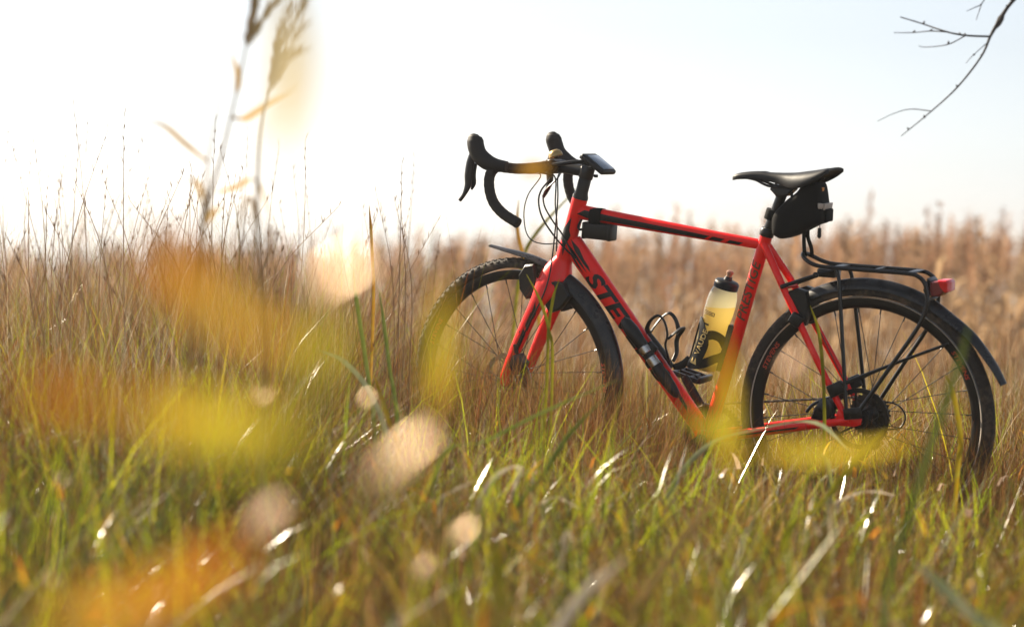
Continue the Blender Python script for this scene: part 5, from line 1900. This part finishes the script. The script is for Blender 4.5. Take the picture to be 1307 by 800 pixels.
sapling('dead_stalk', 'straw with a long upright pale leaf blurred against the sky', 'stalk',
        [(340, 800, 1.3), (352, 420, 1.3), (354, 180, 1.3)], 1.3, [(356, 75, 1.2, 270, 88, 'beige', 0.24)], 'dead leaf stalks close in front', 0.0009, 'straw')


# ---- bare tree: trunk stands right of the view, one drooping branch reaches in
def build_tree():
    D = 7.0
    base = Vector((3.05, 7.35, float(gz(3.05, 7.35))))
    root = empty('bare_tree', base)
    tag(root, 'bare tree with a thin drooping leafless branch reaching over the meadow', 'tree')
    def T(pts, rad, name, seg=7, sm=5):
        g = G()
        g.add(tube([Vector(p) - base for p in pts], rad, seg, sm))
        return g.build(name, M['bark'], root)
    T([base + Vector((0, 0, -0.1)), base + Vector((0.02, 0, 0.6)), base + Vector((-0.03, 0.05, 1.5)), base + Vector((0.06, 0.1, 2.6)), base + Vector((0.1, 0.1, 3.7))], [0.13, 0.09, 0.08, 0.06, 0.03], 'trunk', 14)
    tip = at(1297, -3, D)
    T([base + Vector((0.0, 0.05, 1.9)), base + Vector((-0.5, -0.05, 2.25)), Vector((2.0, 7.1, 2.12)), Vector((1.75, 7.02, 1.85)), tip], [0.035, 0.024, 0.014, 0.009, 0.0062], 'limb', 9)
    T([base + Vector((0.05, 0.08, 2.4)), base + Vector((0.6, 0.3, 3.2)), base + Vector((1.0, 0.2, 3.9))], [0.04, 0.025, 0.008], 'limb', 9)
    T([base + Vector((0.07, 0.1, 2.9)), base + Vector((-0.3, 0.5, 3.7)), base + Vector((-0.5, 0.6, 4.6))], [0.035, 0.02, 0.006], 'limb', 9)
    def px(pts): return [at(x, y, D + 0.05 * math.sin(x * 0.05)) for x, y in pts]
    T(px([(1297, -3), (1286, 10), (1276, 26), (1264, 47), (1252.5, 72.5), (1222.5, 111), (1189, 142), (1150, 174)]), [0.0062, 0.0058, 0.0075, 0.0046, 0.0033, 0.0027, 0.0021, 0.0012], 'branch')
    # knot
    k0 = at(1276.5, 26, D + 0.05 * math.sin(1276 * 0.05))
    g = G()
    dirv = (at(1282, 14, D) - at(1270, 38, D)).normalized()
    g.add(tube([k0 - dirv * 0.028, k0 - dirv * 0.012, k0 + dirv * 0.006, k0 + dirv * 0.026], [0.004, 0.0095, 0.0105, 0.005], 9, 4), lambda p: p - base)
    g.build('knot', M['bark'], root)
    for pts, r0 in (([(1264, 47), (1232, 45.5), (1207, 40.5), (1177, 30.5), (1149, 22)], 0.0034),
                    ([(1207, 41), (1187, 40), (1165, 42), (1141, 42)], 0.0021),
                    ([(1232, 46), (1210, 57), (1182, 60.5), (1173, 59)], 0.0021),
                    ([(1261, 54), (1242, 71), (1233, 81)], 0.0016),
                    ([(1189, 142), (1162, 139.5), (1140, 145.5), (1120, 155)], 0.0017),
                    ([(1262, -10), (1253, 5), (1244, 10), (1234, 14.5)], 0.0021),
                    ([(1253, 5), (1250, 14), (1246, 26)], 0.0017),
                    ([(1293, 4), (1280, -14), (1262, -10)], 0.003)):
        o = T(px(pts), [r0, r0 * 0.75, r0 * 0.5], 'twig', 6)
    r = random.Random(5)
    bud = G()
    bud.add(tube([(0, 0, 0), (0, 0, 0.006), (0, 0, 0.012)], [0.002, 0.0034, 0.0006], 6))
    bm_ = bud.mesh('bud')
    for x, y in ((1178, 31), (1187, 40), (1165, 42), (1232, 45), (1252, 72), (1222, 111), (1181, 151), (1210, 57), (1226, 44), (1242, 71), (1160, 166), (1286, 10)):
        o = link('bud', bm_, M['bark'], root)
        o.location = at(x, y, D + 0.05 * math.sin(x * 0.05)) - base
        o.rotation_euler = (r.uniform(-1, 1), r.uniform(-1, 1), 0)


build_tree()


# ------------------------------------------------------------------ thin haze volume added for the veiling glare of the backlight
def build_haze():
    me = bpy.data.meshes.new('haze')
    v, f = box((0, 1850, 0.9), (5600, 4800, 11.0))
    me.from_pydata([tuple(p) for p in v], [], f)
    m = bpy.data.materials.new('haze')
    m.use_nodes = True
    nt = m.node_tree
    nt.nodes.remove(nt.nodes['Principled BSDF'])
    pv = nt.nodes.new('ShaderNodeVolumePrincipled')
    pv.inputs['Color'].default_value = (0.97, 0.97, 0.97, 1)
    pv.inputs['Density'].default_value = HAZE
    pv.inputs['Anisotropy'].default_value = 0.65
    nt.links.new(pv.outputs[0], nt.nodes['Material Output'].inputs['Volume'])
    o = link('haze', me, m)
    tag(o, 'thin haze added for the veiling glare over the meadow and lake', 'haze', kind='stuff')


HAZE = 0.002
build_haze()
